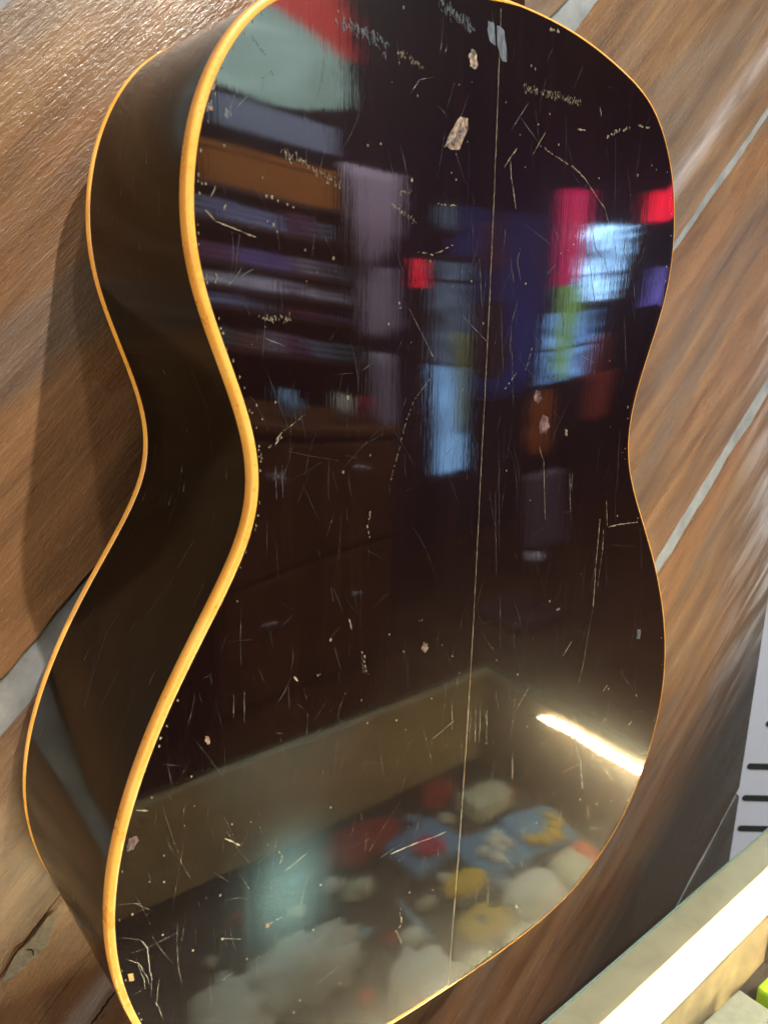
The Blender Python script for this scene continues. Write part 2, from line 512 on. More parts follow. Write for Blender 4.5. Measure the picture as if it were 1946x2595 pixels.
OUT = outline()
DT = np.roll(OUT, -1, 0) - np.roll(OUT, 1, 0)
NIN = np.stack([-DT[:, 1], DT[:, 0]], 1)
NIN /= np.linalg.norm(NIN, axis=1)[:, None]
if (NIN * (OUT - OUT.mean(0))).sum() > 0:
    NIN = -NIN
BIND_H, BIND_T = 0.0054, 0.0027
def depth(v):
    t = (v + .22) / .49
    return 0.1236 + (0.0913 - 0.1236) * t + 0.0009 * t * (1 - t)

# half width of the back plate (inside the binding) at height v
dense = outline(6000); dd = np.roll(dense, -1, 0) - np.roll(dense, 1, 0); nn = np.stack([-dd[:, 1], dd[:, 0]], 1); nn /= np.linalg.norm(nn, axis=1)[:, None]
if (nn * (dense - dense.mean(0))).sum() > 0:
    nn = -nn
plate = dense + nn * (BIND_T - .0002)
BIND_R = 0.0010                      # the far binding is worn narrower
plate_r = dense + nn * (BIND_R - .0002)
half_r = plate_r[plate_r[:, 0] >= 0]
half_r = half_r[np.argsort(half_r[:, 1])]
half_p = plate[plate[:, 0] >= 0]
half_p = half_p[np.argsort(half_p[:, 1])]
V_LO, V_HI = half_p[0, 1], half_p[-1, 1]
def half_width(v):
    return np.interp(v, half_p[:, 1], half_p[:, 0])
V_MID, V_HALF = (V_LO + V_HI) / 2, (V_HI - V_LO) / 2
def back_w(u, v):
    """arched back: height of the plate over the plane of its edge"""
    a = np.maximum(half_width(v), 1e-4)
    h = 0.0042 * (1 - np.clip((v - V_MID) / V_HALF, -1, 1) ** 2) * (0.45 + 0.55 * a / 0.18)
    return h * (1 - np.clip(u / a, -1, 1) ** 2)

ROWS, COLS = 260, 44
th = np.linspace(0, math.pi, ROWS)
panels = []
for sgn in (-1, 1):
    vs, fs = [], []
    prof = half_p if sgn < 0 else half_r
    vrow = (prof[0, 1] + prof[-1, 1]) / 2 - (prof[-1, 1] - prof[0, 1]) / 2 * np.cos(th) * .99995
    for j in range(ROWS):
        a = np.interp(vrow[j], prof[:, 1], prof[:, 0])
        uu = a * np.linspace(0, 1, COLS)
        ww = back_w(uu, np.full(COLS, vrow[j]))
        vs += [W(sgn * uu[i] if i else sgn * .00008, vrow[j], ww[i]) for i in range(COLS)]
    for j in range(ROWS - 1):
        for i in range(COLS - 1):
            q = (j * COLS + i, j * COLS + i + 1, (j + 1) * COLS + i + 1, (j + 1) * COLS + i)
            fs.append(q if sgn > 0 else q[::-1])
    panels.append(obj('back_panel', vs, fs, M['back'], guitar, True))
panels[0]['label'] = 'left half of the two-piece back, beside the near binding'
panels[1]['label'] = 'right half of the two-piece back, with a long crack'

def sweep(name, prof, mat, narrow=False):
    """prof: list of (inward offset, function v -> w) swept round the outline"""
    n = len(OUT); m = len(prof)
    vs, fs = [], []
    for k in range(n):
        for off, fw in prof:
            if narrow and off > .0015:
                off -= (BIND_T - BIND_R) * min(1.0, max(0.0, OUT[k, 0] / .02 + .5))
            p = OUT[k] + NIN[k] * off
            vs.append(W(p[0], p[1], fw(OUT[k, 1])))
    for k in range(n):
        k2 = (k + 1) % n
        for i in range(m - 1):
            fs.append((k * m + i, k2 * m + i, k2 * m + i + 1, k * m + i + 1))
    o = obj(name, vs, fs, mat, guitar, True)
    me = o.data
    bm = bmesh.new(); bm.from_mesh(me); bmesh.ops.recalc_face_normals(bm, faces=bm.faces); bm.to_mesh(me); bm.free()
    return o

const = lambda c: (lambda v: c)
R = 0.0010
arc = [(R - R * math.cos(t) - .0002, const(-R + R * math.sin(t) + .0002)) for t in np.linspace(0, math.pi / 2, 6)]
bd = sweep('binding', [(.0008, const(-BIND_H)), (-.0002, const(-BIND_H + .0002))] + arc + [(BIND_T - .0003, const(.00025)), (BIND_T, const(-.0002)), (BIND_T, const(-.002))], M['binding'], True)
bd['label'] = 'amber plastic binding round the edge of the back'
arcf = [(R - R * math.cos(t) - .0002, (lambda s: (lambda v: -depth(v) + R - s * R - .0002))(math.sin(t))) for t in np.linspace(0, math.pi / 2, 5)]
bd2 = sweep('binding', [(.0008, lambda v: -depth(v) + BIND_H), (-.0002, lambda v: -depth(v) + BIND_H - .0002)] + arcf + [(BIND_T, lambda v: -depth(v) - .0002), (BIND_T, lambda v: -depth(v) + .002)], M['binding'])
bd2['label'] = 'thin amber binding along the far edge of the rim'
sweep('rim', [(.0, const(-BIND_H + .0004))] + [(0.0, (lambda t: (lambda v: -BIND_H + .0004 + t * (-depth(v) + 2 * BIND_H - .0008)))(t)) for t in (.2, .4, .6, .8, 1.0)], M['rim'])
obj('soundboard', [W(p[0] + n_[0] * .0026, p[1] + n_[1] * .0026, -depth(p[1]) + .0002) for p, n_ in zip(OUT, NIN)], [list(range(len(OUT)))], M['spruce'], guitar)

# neck: heel at the top of the body and the shaft going up out of the picture
nv = [.262, .274, .288, .305, .325, .350, .380, .45, .60]
nb = [-.0015, -.0025, -.007, -.018, -.036, -.052, -.060, -.064, -.067]
nh = [.0215, .0215, .0220, .0230, .0240, .0250, .0255, .0245, .0225]
vs, fs = [], []
SEG = 14
for v, wb, h in zip(nv, nb, nh):
    for k in range(SEG + 1):
        t = math.pi * k / SEG
        c, s = math.cos(t), math.sin(t)
        q = .2 if v < .30 else min(.55, .2 + (v - .30) * 5)
        x = h * (abs(c) ** q) * (1 if c >= 0 else -1)
        z = -.088 + (wb + .088) * (s ** q)
        vs.append(W(x, v, z))
for j in range(len(nv) - 1):
    for k in range(SEG):
        a = j * (SEG + 1) + k
        fs.append((a, a + 1, a + SEG + 2, a + SEG + 1))
fs += [tuple(range(SEG, -1, -1)), tuple(range((len(nv) - 1) * (SEG + 1), len(nv) * (SEG + 1)))]
obj('neck', vs, fs, M['neck'], guitar, True)
box('fingerboard', -.0255, .0255, .20, .60, -.0965, -.0885, M['board'], guitar, .001)

# ------------------------------------------------------------------ wear on the back (measured along the plate)
SCRATCHES = [
    ([(-0.0533,0.2378),(-0.0488,0.2375),(-0.0417,0.2352)], 0.00262, 'hatch'),
    ([(0.0155,0.2375),(0.0273,0.2376),(0.0396,0.2377),(0.0525,0.2374)], 0.00299, 'hatch'),
    ([(0.0297,0.2628),(0.0364,0.2637),(0.0443,0.263)], 0.00187, 'dot'),
    ([(0.0676,0.2378),(0.0686,0.236),(0.069,0.2341)], 0.00094, 'tan'),
    ([(0.0523,0.2263),(0.0581,0.2266)], 0.00168, 'tan'),
    ([(0.0747,0.2259),(0.0813,0.2293),(0.0937,0.2326)], 0.00206, 'dot'),
    ([(0.099,0.2344),(0.1086,0.2349)], 0.00150, 'dot'),
    ([(0.0306,0.2219),(0.0266,0.2167),(0.0233,0.212)], 0.00065, 'tan'),
    ([(0.0128,0.213),(0.0089,0.2089),(0.005,0.2038)], 0.00094, 'tan'),
    ([(0.0091,0.208),(0.01,0.2016),(0.0125,0.1934),(0.0143,0.1869)], 0.00065, 'tan'),
    ([(0.0282,0.2159),(0.0395,0.2126),(0.0512,0.21),(0.0601,0.206)], 0.00112, 'dot'),
    ([(0.0512,0.21),(0.0601,0.206),(0.0699,0.1988),(0.0768,0.1942),(0.0809,0.1876)], 0.00065, 'tan'),
    ([(-0.0553,0.1845),(-0.0511,0.1823),(-0.0438,0.1786)], 0.00224, 'hatch'),
    ([(-0.052,0.1895),(-0.0461,0.1894)], 0.00187, 'hatch'),
    ([(-0.0415,0.1677),(-0.0339,0.1668),(-0.0258,0.17),(-0.0219,0.1716)], 0.00112, 'dot'),
    ([(-0.0325,0.1864),(-0.0216,0.1868)], 0.00112, 'dot'),
    ([(-0.0324,0.2589),(-0.0249,0.2565),(-0.0146,0.2538)], 0.00486, 'greyhatch'),
    ([(-0.0332,0.1166),(-0.0418,0.1073),(-0.0465,0.0968),(-0.0498,0.0842),(-0.0532,0.0746)], 0.00065, 'dot'),
    ([(0.0398,0.0808),(0.0441,0.0729),(0.0457,0.061),(0.0483,0.0426)], 0.00056, 'tan'),
    ([(0.0656,0.0647),(0.0688,0.0433)], 0.00056, 'tan'),
    ([(0.068,0.0645),(0.068,0.0559)], 0.00047, 'tan'),
    ([(0.0957,0.0356),(0.0951,0.0119),(0.0959,-0.0156)], 0.00094, 'tan'),
    ([(0.0959,-0.0156),(0.0932,-0.0331),(0.0913,-0.0497),(0.0885,-0.0596)], 0.00075, 'hair'),
    ([(0.1003,0.0455),(0.1032,0.0306)], 0.00065, 'tan'),
    ([(0.1044,0.0296),(0.1133,0.0297),(0.1337,0.028)], 0.00103, 'tan'),
    ([(0.0997,0.0291),(0.1004,0.0177),(0.0984,-0.0037)], 0.00056, 'tan'),
    ([(0.0788,-0.0316),(0.0718,-0.0388)], 0.00075, 'tan'),
    ([(-0.0173,0.0998),(-0.0144,0.1089),(-0.0139,0.1119)], 0.00056, 'hair'),
    ([(-0.0204,0.0939),(-0.0165,0.0874),(-0.0186,0.0755)], 0.00056, 'hair'),
    ([(-0.0232,0.0817),(-0.0104,0.0921)], 0.00047, 'hair'),
    ([(-0.1038,0.1965),(-0.0981,0.1957)], 0.00449, 'hatch'),
    ([(-0.0981,0.1957),(-0.0882,0.1918),(-0.08,0.1887)], 0.00262, 'hatch'),
    ([(-0.0798,0.2428),(-0.0716,0.2415),(-0.0622,0.24)], 0.00486, 'greyhatch'),
    ([(-0.0622,0.2419),(-0.0589,0.2395),(-0.0604,0.2357)], 0.00262, 'greyhatch'),
    ([(-0.1339,0.1757),(-0.1302,0.1724),(-0.1224,0.1703),(-0.1152,0.1682)], 0.00084, 'tan'),
    ([(-0.1386,0.1713),(-0.1332,0.1709)], 0.00112, 'tan'),
    ([(-0.13,0.1836),(-0.1318,0.1799)], 0.00112, 'tan'),
    ([(-0.1264,0.1782),(-0.1271,0.1763)], 0.00075, 'tan'),
    ([(-0.1151,0.2314),(-0.1108,0.2271)], 0.00094, 'greyhatch'),
    ([(-0.1137,0.1408),(-0.1011,0.1403)], 0.00280, 'hatch'),
    ([(-0.1306,0.1556),(-0.1303,0.1541),(-0.1312,0.1521)], 0.00150, 'tan'),
    ([(-0.1104,0.0927),(-0.1043,0.0992)], 0.00150, 'dot'),
    ([(-0.116,0.088),(-0.1104,0.0927)], 0.00112, 'dot'),
    ([(-0.1043,0.0992),(-0.095,0.1048)], 0.00056, 'dot'),
    ([(-0.1199,0.1135),(-0.1201,0.1093)], 0.00094, 'tan'),
    ([(-0.0632,0.0624),(-0.0649,0.0561),(-0.0635,0.0508)], 0.00094, 'dot'),
    ([(-0.0667,-0.0002),(-0.0652,-0.0072),(-0.0632,-0.0122)], 0.00112, 'dot'),
    ([(-0.0738,0.0166),(-0.0725,0.0115)], 0.00131, 'tan'),
    ([(-0.1011,-0.0026),(-0.0994,-0.0052)], 0.00150, 'tan'),
    ([(-0.1693,-0.0389),(-0.1645,-0.0409)], 0.00094, 'tan'),
    ([(-0.1338,-0.0656),(-0.1271,-0.0718)], 0.00084, 'tan'),
    ([(-0.1055,-0.0937),(-0.0941,-0.0895)], 0.00075, 'tan'),
    ([(-0.1095,-0.0826),(-0.1072,-0.0865),(-0.1089,-0.0886)], 0.00168, 'dot'),
    ([(-0.115,-0.1175),(-0.108,-0.1169)], 0.00131, 'dot'),
    ([(-0.1755,-0.0638),(-0.1781,-0.0701)], 0.00131, 'dot'),
    ([(-0.1372,-0.1126),(-0.1275,-0.1183)], 0.00075, 'hair'),
    ([(-0.0471,-0.1117),(-0.038,-0.1122),(-0.029,-0.1129)], 0.00122, 'tan'),
    ([(-0.029,-0.1129),(-0.0188,-0.1144)], 0.00056, 'tan'),
    ([(-0.0188,-0.1144),(-0.0104,-0.1149)], 0.00112, 'tan'),
    ([(-0.0388,-0.1475),(-0.0373,-0.1579),(-0.0406,-0.1604),(-0.0364,-0.1697)], 0.00075, 'dot'),
    ([(0.0885,-0.0911),(0.0976,-0.1117),(0.1039,-0.1344)], 0.00168, 'greyhatch'),
    ([(0.0923,-0.0962),(0.0953,-0.1109)], 0.00168, 'greyhatch'),
    ([(0.1139,-0.0729),(0.1183,-0.0694)], 0.00084, 'tan'),
    ([(0.1457,-0.1062),(0.1495,-0.1042)], 0.00084, 'tan'),
    ([(0.0822,-0.1152),(0.1003,-0.1158)], 0.00056, 'hair'),
    ([(-0.0234,-0.057),(-0.0092,-0.0516)], 0.00056, 'hair'),
    ([(0.0366,-0.0595),(0.0447,-0.0497)], 0.00065, 'dot'),
    ([(0.0582,0.1275),(0.0774,0.1206)], 0.00056, 'hair'),
    ([(-0.0459,0.1455),(-0.0301,0.1231)], 0.00047, 'hair'),
    ([(-0.0169,0.1433),(0.0002,0.1312)], 0.00047, 'hair'),
    ([(0.018,0.1495),(0.0146,0.1392),(0.0147,0.1258)], 0.00037, 'hair'),
    ([(0.0302,0.1286),(0.0256,0.1172)], 0.00075, 'dot'),
    ([(0.0199,0.1174),(0.0128,0.11)], 0.00075, 'dot'),
]
CRAZING = [
    ([(0.0684,0.1839),(0.0715,0.1757),(0.078,0.1714)], 0.00046),
    ([(0.0794,0.1793),(0.0802,0.1699),(0.0847,0.1622)], 0.00046),
    ([(0.0672,0.1739),(0.07,0.1632),(0.0755,0.1476)], 0.00046),
    ([(0.0646,0.1745),(0.0676,0.167)], 0.00046),
    ([(0.0858,0.1812),(0.089,0.1736),(0.0891,0.1688)], 0.00046),
    ([(0.0963,0.1835),(0.0949,0.1755),(0.1035,0.1662)], 0.00046),
    ([(0.1052,0.1809),(0.1055,0.1712)], 0.00046),
    ([(0.0869,0.1567),(0.0931,0.152)], 0.00046),
    ([(0.1067,0.1598),(0.1087,0.1523)], 0.00046),
    ([(0.0077,0.1795),(0.0074,0.1705)], 0.00046),
    ([(0.0179,0.1725),(0.0163,0.1668),(0.0193,0.1583)], 0.00062),
    ([(0.0119,0.168),(0.0151,0.1567)], 0.00046),
    ([(-0.0072,0.167),(-0.0046,0.1462)], 0.00038),
    ([(0.0371,0.1619),(0.0424,0.1666)], 0.00046),
    ([(0.0392,0.184),(0.0449,0.1756),(0.0465,0.172)], 0.00046),
    ([(0.1242,0.1654),(0.1285,0.1588)], 0.00062),
    ([(0.0475,0.154),(0.0517,0.1394),(0.0513,0.1331)], 0.00062),
    ([(0.0545,0.1565),(0.0545,0.1472)], 0.00062),
    ([(0.0074,0.1464),(0.0111,0.1169)], 0.00038),
    ([(0.0146,0.1392),(0.0192,0.1012)], 0.00038),
    ([(0.1008,0.1438),(0.108,0.1138)], 0.00038),
    ([(0.0103,0.0618),(0.0141,0.0206)], 0.00031),
    ([(0.0108,0.0872),(0.0151,0.0323)], 0.00031),
    ([(0.018,0.0077),(0.0201,-0.0214)], 0.00031),
    ([(0.1076,0.0844),(0.1099,0.0508)], 0.00031),
    ([(0.0016,-0.0474),(0.0023,-0.0683)], 0.00046),
    ([(0.0053,-0.0485),(0.0064,-0.0684)], 0.00046),
    ([(0.0082,-0.0481),(0.0096,-0.0708)], 0.00046),
    ([(0.0135,-0.0523),(0.0145,-0.0698)], 0.00046),
    ([(-0.0116,-0.0383),(-0.0108,-0.0561)], 0.00038),
    ([(0.0362,-0.0841),(0.0378,-0.1044)], 0.00038),
    ([(-0.108,0.0863),(-0.1076,0.0727)], 0.00031),
    ([(-0.1049,0.086),(-0.1048,0.0732)], 0.00031),
    ([(-0.1282,-0.0033),(-0.1286,-0.0132)], 0.00031),
    ([(-0.1236,-0.0027),(-0.124,-0.0167)], 0.00031),
    ([(-0.1771,-0.0914),(-0.1704,-0.0961),(-0.1679,-0.1013),(-0.1678,-0.1085),(-0.1669,-0.1168),(-0.1676,-0.1253)], 0.00046),
    ([(-0.1763,-0.102),(-0.1719,-0.1061),(-0.1685,-0.1147),(-0.1678,-0.1196)], 0.00046),
    ([(-0.1727,-0.1035),(-0.17,-0.1149),(-0.1697,-0.1195),(-0.1745,-0.12)], 0.00038),
    ([(-0.1639,-0.1185),(-0.1654,-0.129),(-0.1629,-0.1392)], 0.00038),
    ([(-0.1784,-0.0761),(-0.1714,-0.0787),(-0.1661,-0.0845)], 0.00031),
    ([(-0.1118,0.2196),(-0.1082,0.2223),(-0.1073,0.221)], 0.00046),
    ([(-0.1223,0.2129),(-0.1241,0.2078)], 0.00038),
    ([(-0.1215,0.2088),(-0.1171,0.2137)], 0.00038),
    ([(-0.1263,0.1516),(-0.1229,0.1546),(-0.1207,0.158)], 0.00046),
    ([(-0.1218,0.1546),(-0.1162,0.1577)], 0.00046),
    ([(-0.1119,0.1337),(-0.1034,0.1306)], 0.00046),
    ([(0.0282,0.2159),(0.0137,0.226)], 0.00031),
    ([(-0.0471,0.2251),(-0.0427,0.2307),(-0.0357,0.2327)], 0.00031),
    ([(0.0189,0.2322),(0.0086,0.2198)], 0.00031),
]
CHIPS = [
    ([(-0.0206,0.2209),(-0.0167,0.2206),(-0.0168,0.2163),(-0.0205,0.2088),(-0.0256,0.2082),(-0.0293,0.2082),(-0.0271,0.2123),(-0.0248,0.2165)], 'wood'),
    ([(-0.016,0.2462),(-0.0138,0.2461),(-0.0118,0.2419),(-0.0136,0.2394),(-0.0164,0.2398),(-0.0171,0.2434)], 'wood'),
    ([(-0.0072,0.2586),(-0.0039,0.2585),(-0.0025,0.2503),(-0.0052,0.2507),(-0.0071,0.2536)], 'grey'),
    ([(-0.0018,0.2581),(0.0023,0.2572),(0.0045,0.2457),(0.002,0.245),(-0.0015,0.2505)], 'grey'),
    ([(0.0414,0.0967),(0.0454,0.0947),(0.0464,0.0901),(0.0443,0.0866),(0.0399,0.0871),(0.0383,0.0918)], 'pink'),
    ([(0.0343,0.1085),(0.0377,0.1081),(0.0398,0.1041),(0.0366,0.102),(0.0336,0.1044)], 'pink'),
    ([(-0.0319,-0.004),(-0.0294,-0.0052),(-0.0284,-0.0083),(-0.0306,-0.0101),(-0.0328,-0.0072)], 'wood'),
    ([(0.059,0.088),(0.0609,0.0873),(0.0614,0.0843),(0.0599,0.085)], 'wood'),
    ([(0.1441,-0.0404),(0.1479,-0.0421),(0.1478,-0.0481),(0.1441,-0.0472)], 'grey'),
    ([(-0.1258,0.2078),(-0.1237,0.2082),(-0.1233,0.2061),(-0.125,0.2052),(-0.1263,0.206)], 'grey'),
    ([(-0.1306,0.2153),(-0.129,0.2152),(-0.1294,0.2128),(-0.1311,0.2125)], 'pink'),
    ([(-0.132,0.209),(-0.13,0.2089),(-0.1304,0.2069),(-0.1325,0.2068)], 'pink'),
    ([(-0.1725,-0.0496),(-0.1699,-0.0498),(-0.1689,-0.0522),(-0.1711,-0.0552),(-0.1737,-0.0546)], 'pink'),
    ([(-0.1405,-0.0173),(-0.1393,-0.0182),(-0.1388,-0.0209),(-0.1401,-0.0212),(-0.1407,-0.0194)], 'wood'),
    ([(-0.1759,-0.1092),(-0.174,-0.1104),(-0.174,-0.1137),(-0.1758,-0.1128)], 'orange'),
    ([(-0.1164,0.0882),(-0.1153,0.0879),(-0.1155,0.086),(-0.1167,0.0865)], 'pink'),
    ([(-0.1156,-0.116),(-0.1133,-0.1172),(-0.1139,-0.1193),(-0.1156,-0.1183)], 'wood'),
]
DINGS = [(-0.0512,0.2537),(-0.0563,0.2275),(-0.0436,0.2249),(-0.025,0.1991),(-0.0223,0.1968),(-0.0289,0.1908),(0.0144,0.2188),(0.0328,0.2297),(0.0257,0.2245),(0.0186,0.2063),(0.0228,0.1573),(-0.0115,0.1571),(0.0509,0.1735),(0.0547,0.1763),(0.0461,0.1717),(0.0618,0.1815),(0.1128,0.2179),(0.1171,0.2164),(0.0048,0.23),(-0.0221,0.2323),(-0.0151,0.2345),(-0.056,0.139),(-0.0503,0.1454),(-0.0509,0.1472),(0.0455,-0.022),(0.0654,-0.0095),(0.0635,-0.0098),(0.0181,-0.0266),(-0.0201,-0.0087),(0.0917,0.1211),(0.0981,0.0863),(0.1125,0.0706),(0.0048,0.1312),(-0.0442,0.1317),(0.0999,0.0278),(-0.0346,0.0069),(-0.0521,0.0044),(0.1411,-0.0367),(-0.0077,-0.0265),(-0.1109,0.1822),(-0.1086,0.182),(-0.1062,0.1811),(-0.1024,0.1803),(-0.1,0.1795),(-0.1105,0.1739),(-0.1082,0.1729),(-0.1068,0.1707),(-0.0951,0.1651),(-0.1265,0.1965),(-0.1349,0.1838),(-0.1358,0.1809),(-0.1336,0.184),(-0.1122,0.1881),(-0.0828,0.1629),(-0.0808,0.2462),(-0.09,0.1576),(-0.0895,0.1516),(-0.0946,0.1542),(-0.087,0.2227),(-0.1363,0.1914),(-0.1368,0.1942),(-0.1156,0.1095),(-0.1078,0.1103),(-0.1133,0.1042),(-0.0754,0.1104),(-0.0639,0.0863),(-0.0772,0.0805),(-0.0896,-0.0053),(-0.0885,-0.0051),(-0.1253,0.035),(-0.1054,0.0967),(-0.1149,0.0927),(-0.1305,-0.0603),(-0.0825,-0.0714),(-0.0872,-0.1099),(-0.1463,-0.0458),(-0.1629,-0.0358),(-0.122,-0.0627),(-0.1361,-0.1136),(-0.1193,-0.1321),(-0.1249,-0.1301),(-0.1356,-0.1347),(-0.0746,-0.1728),(-0.0908,-0.1328),(-0.1557,-0.0083),(-0.147,-0.0325),(-0.1595,-0.0626),(-0.173,-0.0829),(-0.1615,-0.0983),(-0.1492,-0.1123),(-0.1428,-0.0899),(-0.1366,-0.0916),(-0.0668,-0.0234),(-0.16,-0.0744),(-0.0467,-0.1135),(-0.0375,-0.1544),(-0.0409,-0.1605),(-0.0465,-0.0396),(-0.0253,-0.0348),(0.0675,-0.0936),(0.0754,-0.1271),(0.1211,-0.1525),(0.1027,-0.1418),(0.151,-0.087),(0.0005,-0.1386),(-0.0171,-0.1472),(0.1195,-0.073)]

def on_back(u, v, lift):
    return W(u, v, float(back_w(np.array([u]), np.array([v]))[0]) + lift)

def stroke(vs, fs, pts, width, r, lift=.00012, taper=True):
    n = len(pts)
    base = len(vs)
    for k, (u, v) in enumerate(pts):
        a, b = pts[max(k - 1, 0)], pts[min(k + 1, n - 1)]
        d = Vector((b[0] - a[0], b[1] - a[1]))
        d = d.normalized() if d.length > 1e-9 else Vector((1, 0))
        wd = width * r.uniform(.3, 1.25) * ((.25 + .75 * math.sin(math.pi * (k + .35) / (n - .3))) if taper else 1)
        for sg in (-1, 1):
            vs.append(on_back(u - d.y * sg * wd / 2, v + d.x * sg * wd / 2, lift))
    for k in range(n - 1):
        fs.append((base + 2 * k, base + 2 * k + 2, base + 2 * k + 3, base + 2 * k + 1))

def resample(pts, step):
    out = []
    for a, b in zip(pts[:-1], pts[1:]):
        L = math.hypot(b[0] - a[0], b[1] - a[1])
        m = max(1, int(L / step))
        out += [(a[0] + (b[0] - a[0]) * i / m, a[1] + (b[1] - a[1]) * i / m) for i in range(m)]
    return out + [pts[-1]]

def inside(u, v):
    return V_LO + .002 < v < V_HI - .002 and abs(u) < float(half_width(np.array([v]))[0]) - .0008

for idx, (pts, width, style) in enumerate(SCRATCHES):
    r = random.Random(idx)
    pts = [p for p in pts if inside(*p)]
    if len(pts) < 2:
        continue
    panel = panels[0] if sum(p[0] for p in pts) < 0 else panels[1]
    vs, fs = [], []
    if style in ('tan', 'hair'):
        path = resample(pts, .0007)
        path = [(u + r.gauss(0, .00006), v + r.gauss(0, .00006)) for u, v in path]
        i = 0
        while i < len(path) - 1:
            L = r.randint(5, 16)
            seg = path[i:i + L + 1]
            if len(seg) > 2:
                stroke(vs, fs, seg, width * (.85 if style == 'tan' else .5) * r.uniform(.5, 1.15), r)
            i += L + (1 if r.random() < .2 else 0)
    elif style == 'dot':
        path = resample(pts, .0005)
        i = 0
        while i < len(path) - 1:
            L = r.randint(1, 4)
            seg = path[i:i + L + 1]
            if len(seg) > 1:
                off = r.gauss(0, width * .25)
                stroke(vs, fs, [(u + off, v + r.gauss(0, width * .2)) for u, v in seg], width * r.uniform(.3, .8), r)
            i += L + r.randint(0, 3)
    else:
        path = resample(pts, .0006)
        for (u, v) in path:
            for _ in range(2 if style == 'hatch' else 3):
                if r.random() < .25:
                    continue
                L = width * r.uniform(.25, .6)
                cu, cv = u + r.gauss(0, width * .22), v + r.gauss(0, width * .25)
                ang = math.radians(r.gauss(100, 22))
                q = [(cu + math.cos(ang) * L * t + .12 * L * t * t, cv + math.sin(ang) * L * t) for t in (-.5, -.15, .2, .5)]
                stroke(vs, fs, q, .00028 * r.uniform(.6, 1.5), r)
    if fs:
        obj('scratch', vs, fs, M['grey'] if style == 'greyhatch' else (M['hair'] if style == 'hair' else M['tan']), panel)

for idx, (poly, kind) in enumerate(CHIPS):
    r = random.Random(50 + idx)
    cu = sum(p[0] for p in poly) / len(poly); cv = sum(p[1] for p in poly) / len(poly)
    ring = []
    for a, b in zip(poly, poly[1:] + poly[:1]):
        for t in (0, .33, .66):
            ring.append((a[0] + (b[0] - a[0]) * t + r.gauss(0, .00022), a[1] + (b[1] - a[1]) * t + r.gauss(0, .00028)))
    vs = [on_back(cu, cv, .00006)] + [on_back(cu + (u - cu) * .6, cv + (v - cv) * .6, .00022 * r.random() + .00005) for u, v in ring] + [on_back(u, v, .00010) for u, v in ring]
    n = len(ring)
    fs = [(0, 1 + (k + 1) % n, 1 + k) for k in range(n)] + [(1 + k, 1 + (k + 1) % n, 1 + n + (k + 1) % n, 1 + n + k) for k in range(n)]
    obj('chip', vs, fs, M[kind], panels[0] if cu < 0 else panels[1])

for side in (0, 1):
    sg = (-1, 1)[side]
    r = random.Random(90 + side)
    vs, fs = [], []
    for (u, v) in DINGS + [(r.uniform(-.17, .17), r.uniform(V_LO, V_HI)) for _ in range(60)]:
        if u * sg <= 0 or not inside(u, v):
            continue
        s = abs(r.gauss(.00030, .00014)) + .00010
        n = 7
        ph = r.uniform(0, 6)
        b = len(vs)
        vs.append(on_back(u, v, .00008))
        vs += [on_back(u + s * r.uniform(.5, 1.1) * math.cos(ph + 6.283 * k / n), v + 1.3 * s * r.uniform(.6, 1.2) * math.sin(ph + 6.283 * k / n), .00014) for k in range(n)]
        fs += [(b, b + 1 + k, b + 1 + (k + 1) % n) for k in range(n)]
    # chipped finish along the inside of the binding
    vv = V_LO + .05
    while vv < V_HI - .03:
        vv += abs(r.gauss(0, .004)) + .0006
        if (side == 0 and (vv > .06 and r.random() < .75)) or r.random() < .18:
            uu = sg * (float(half_width(np.array([vv]))[0]) - abs(r.gauss(.0009, .0005)) - .0004)
            stroke(vs, fs, [(uu, vv - .0006), (uu + r.gauss(0, .0002), vv), (uu, vv + .0008 * r.random())], .0009 * r.uniform(.3, 1), r)
    tag(obj('ding', vs, fs, M['tan'], panels[side]), kind='stuff')
    vs, fs = [], []
    for pts, width in CRAZING:
        if sum(p[0] for p in pts) * sg <= 0:
            continue
        path = [(u + r.gauss(0, .00012), v) for u, v in resample(pts, .0016)]
        stroke(vs, fs, path, width * .8, r, .00010)
    for _ in range(420):
        u, v = sg * r.uniform(0, .17), r.uniform(V_LO, V_HI)
        L = abs(r.gauss(0, .012)) + .003
        ang = math.radians(r.gauss(90, 16) if r.random() < .7 else r.uniform(0, 180))
        bend = r.gauss(0, .12)
        q = [(u + math.cos(ang) * L * t - bend * L * t * t * math.sin(ang), v + math.sin(ang) * L * t + bend * L * t * t * math.cos(ang)) for t in np.linspace(-.5, .5, 9)]
        if all(inside(*p) and p[0] * sg > 0 for p in q):
            stroke(vs, fs, q, .00012 * r.uniform(.4, 1.1), r, .00009)
    tag(obj('crazing', vs, fs, M['craze'], panels[side]), kind='stuff')

def on_rim(k, t, lift=.00015):
    p = OUT[k % len(OUT)] - NIN[k % len(OUT)] * lift
    return W(p[0], p[1], -BIND_H - t * (depth(p[1]) - 2 * BIND_H))
left_k = [k for k in range(len(OUT)) if OUT[k, 0] < -.06]
r = random.Random(77)
vs, fs = [], []
for _ in range(110):
    k = r.choice(left_k); t = r.uniform(.03, .95); L = r.randint(1, 7) if r.random() < .8 else r.randint(8, 16)
    th_ = .00010 * r.uniform(.6, 2.2) / .1
    dt = r.gauss(0, .006)
    b = len(vs)
    for i in range(L + 1):
        vs += [on_rim(k + i, t + dt * i), on_rim(k + i, t + dt * i + th_ * (.3 + r.random()))]
    fs += [(b + 2 * i, b + 2 * i + 1, b + 2 * i + 3, b + 2 * i + 2) for i in range(L)]
tag(obj('rim_scratch', vs, fs, M['craze'], guitar), kind='stuff')
vs, fs = [], []
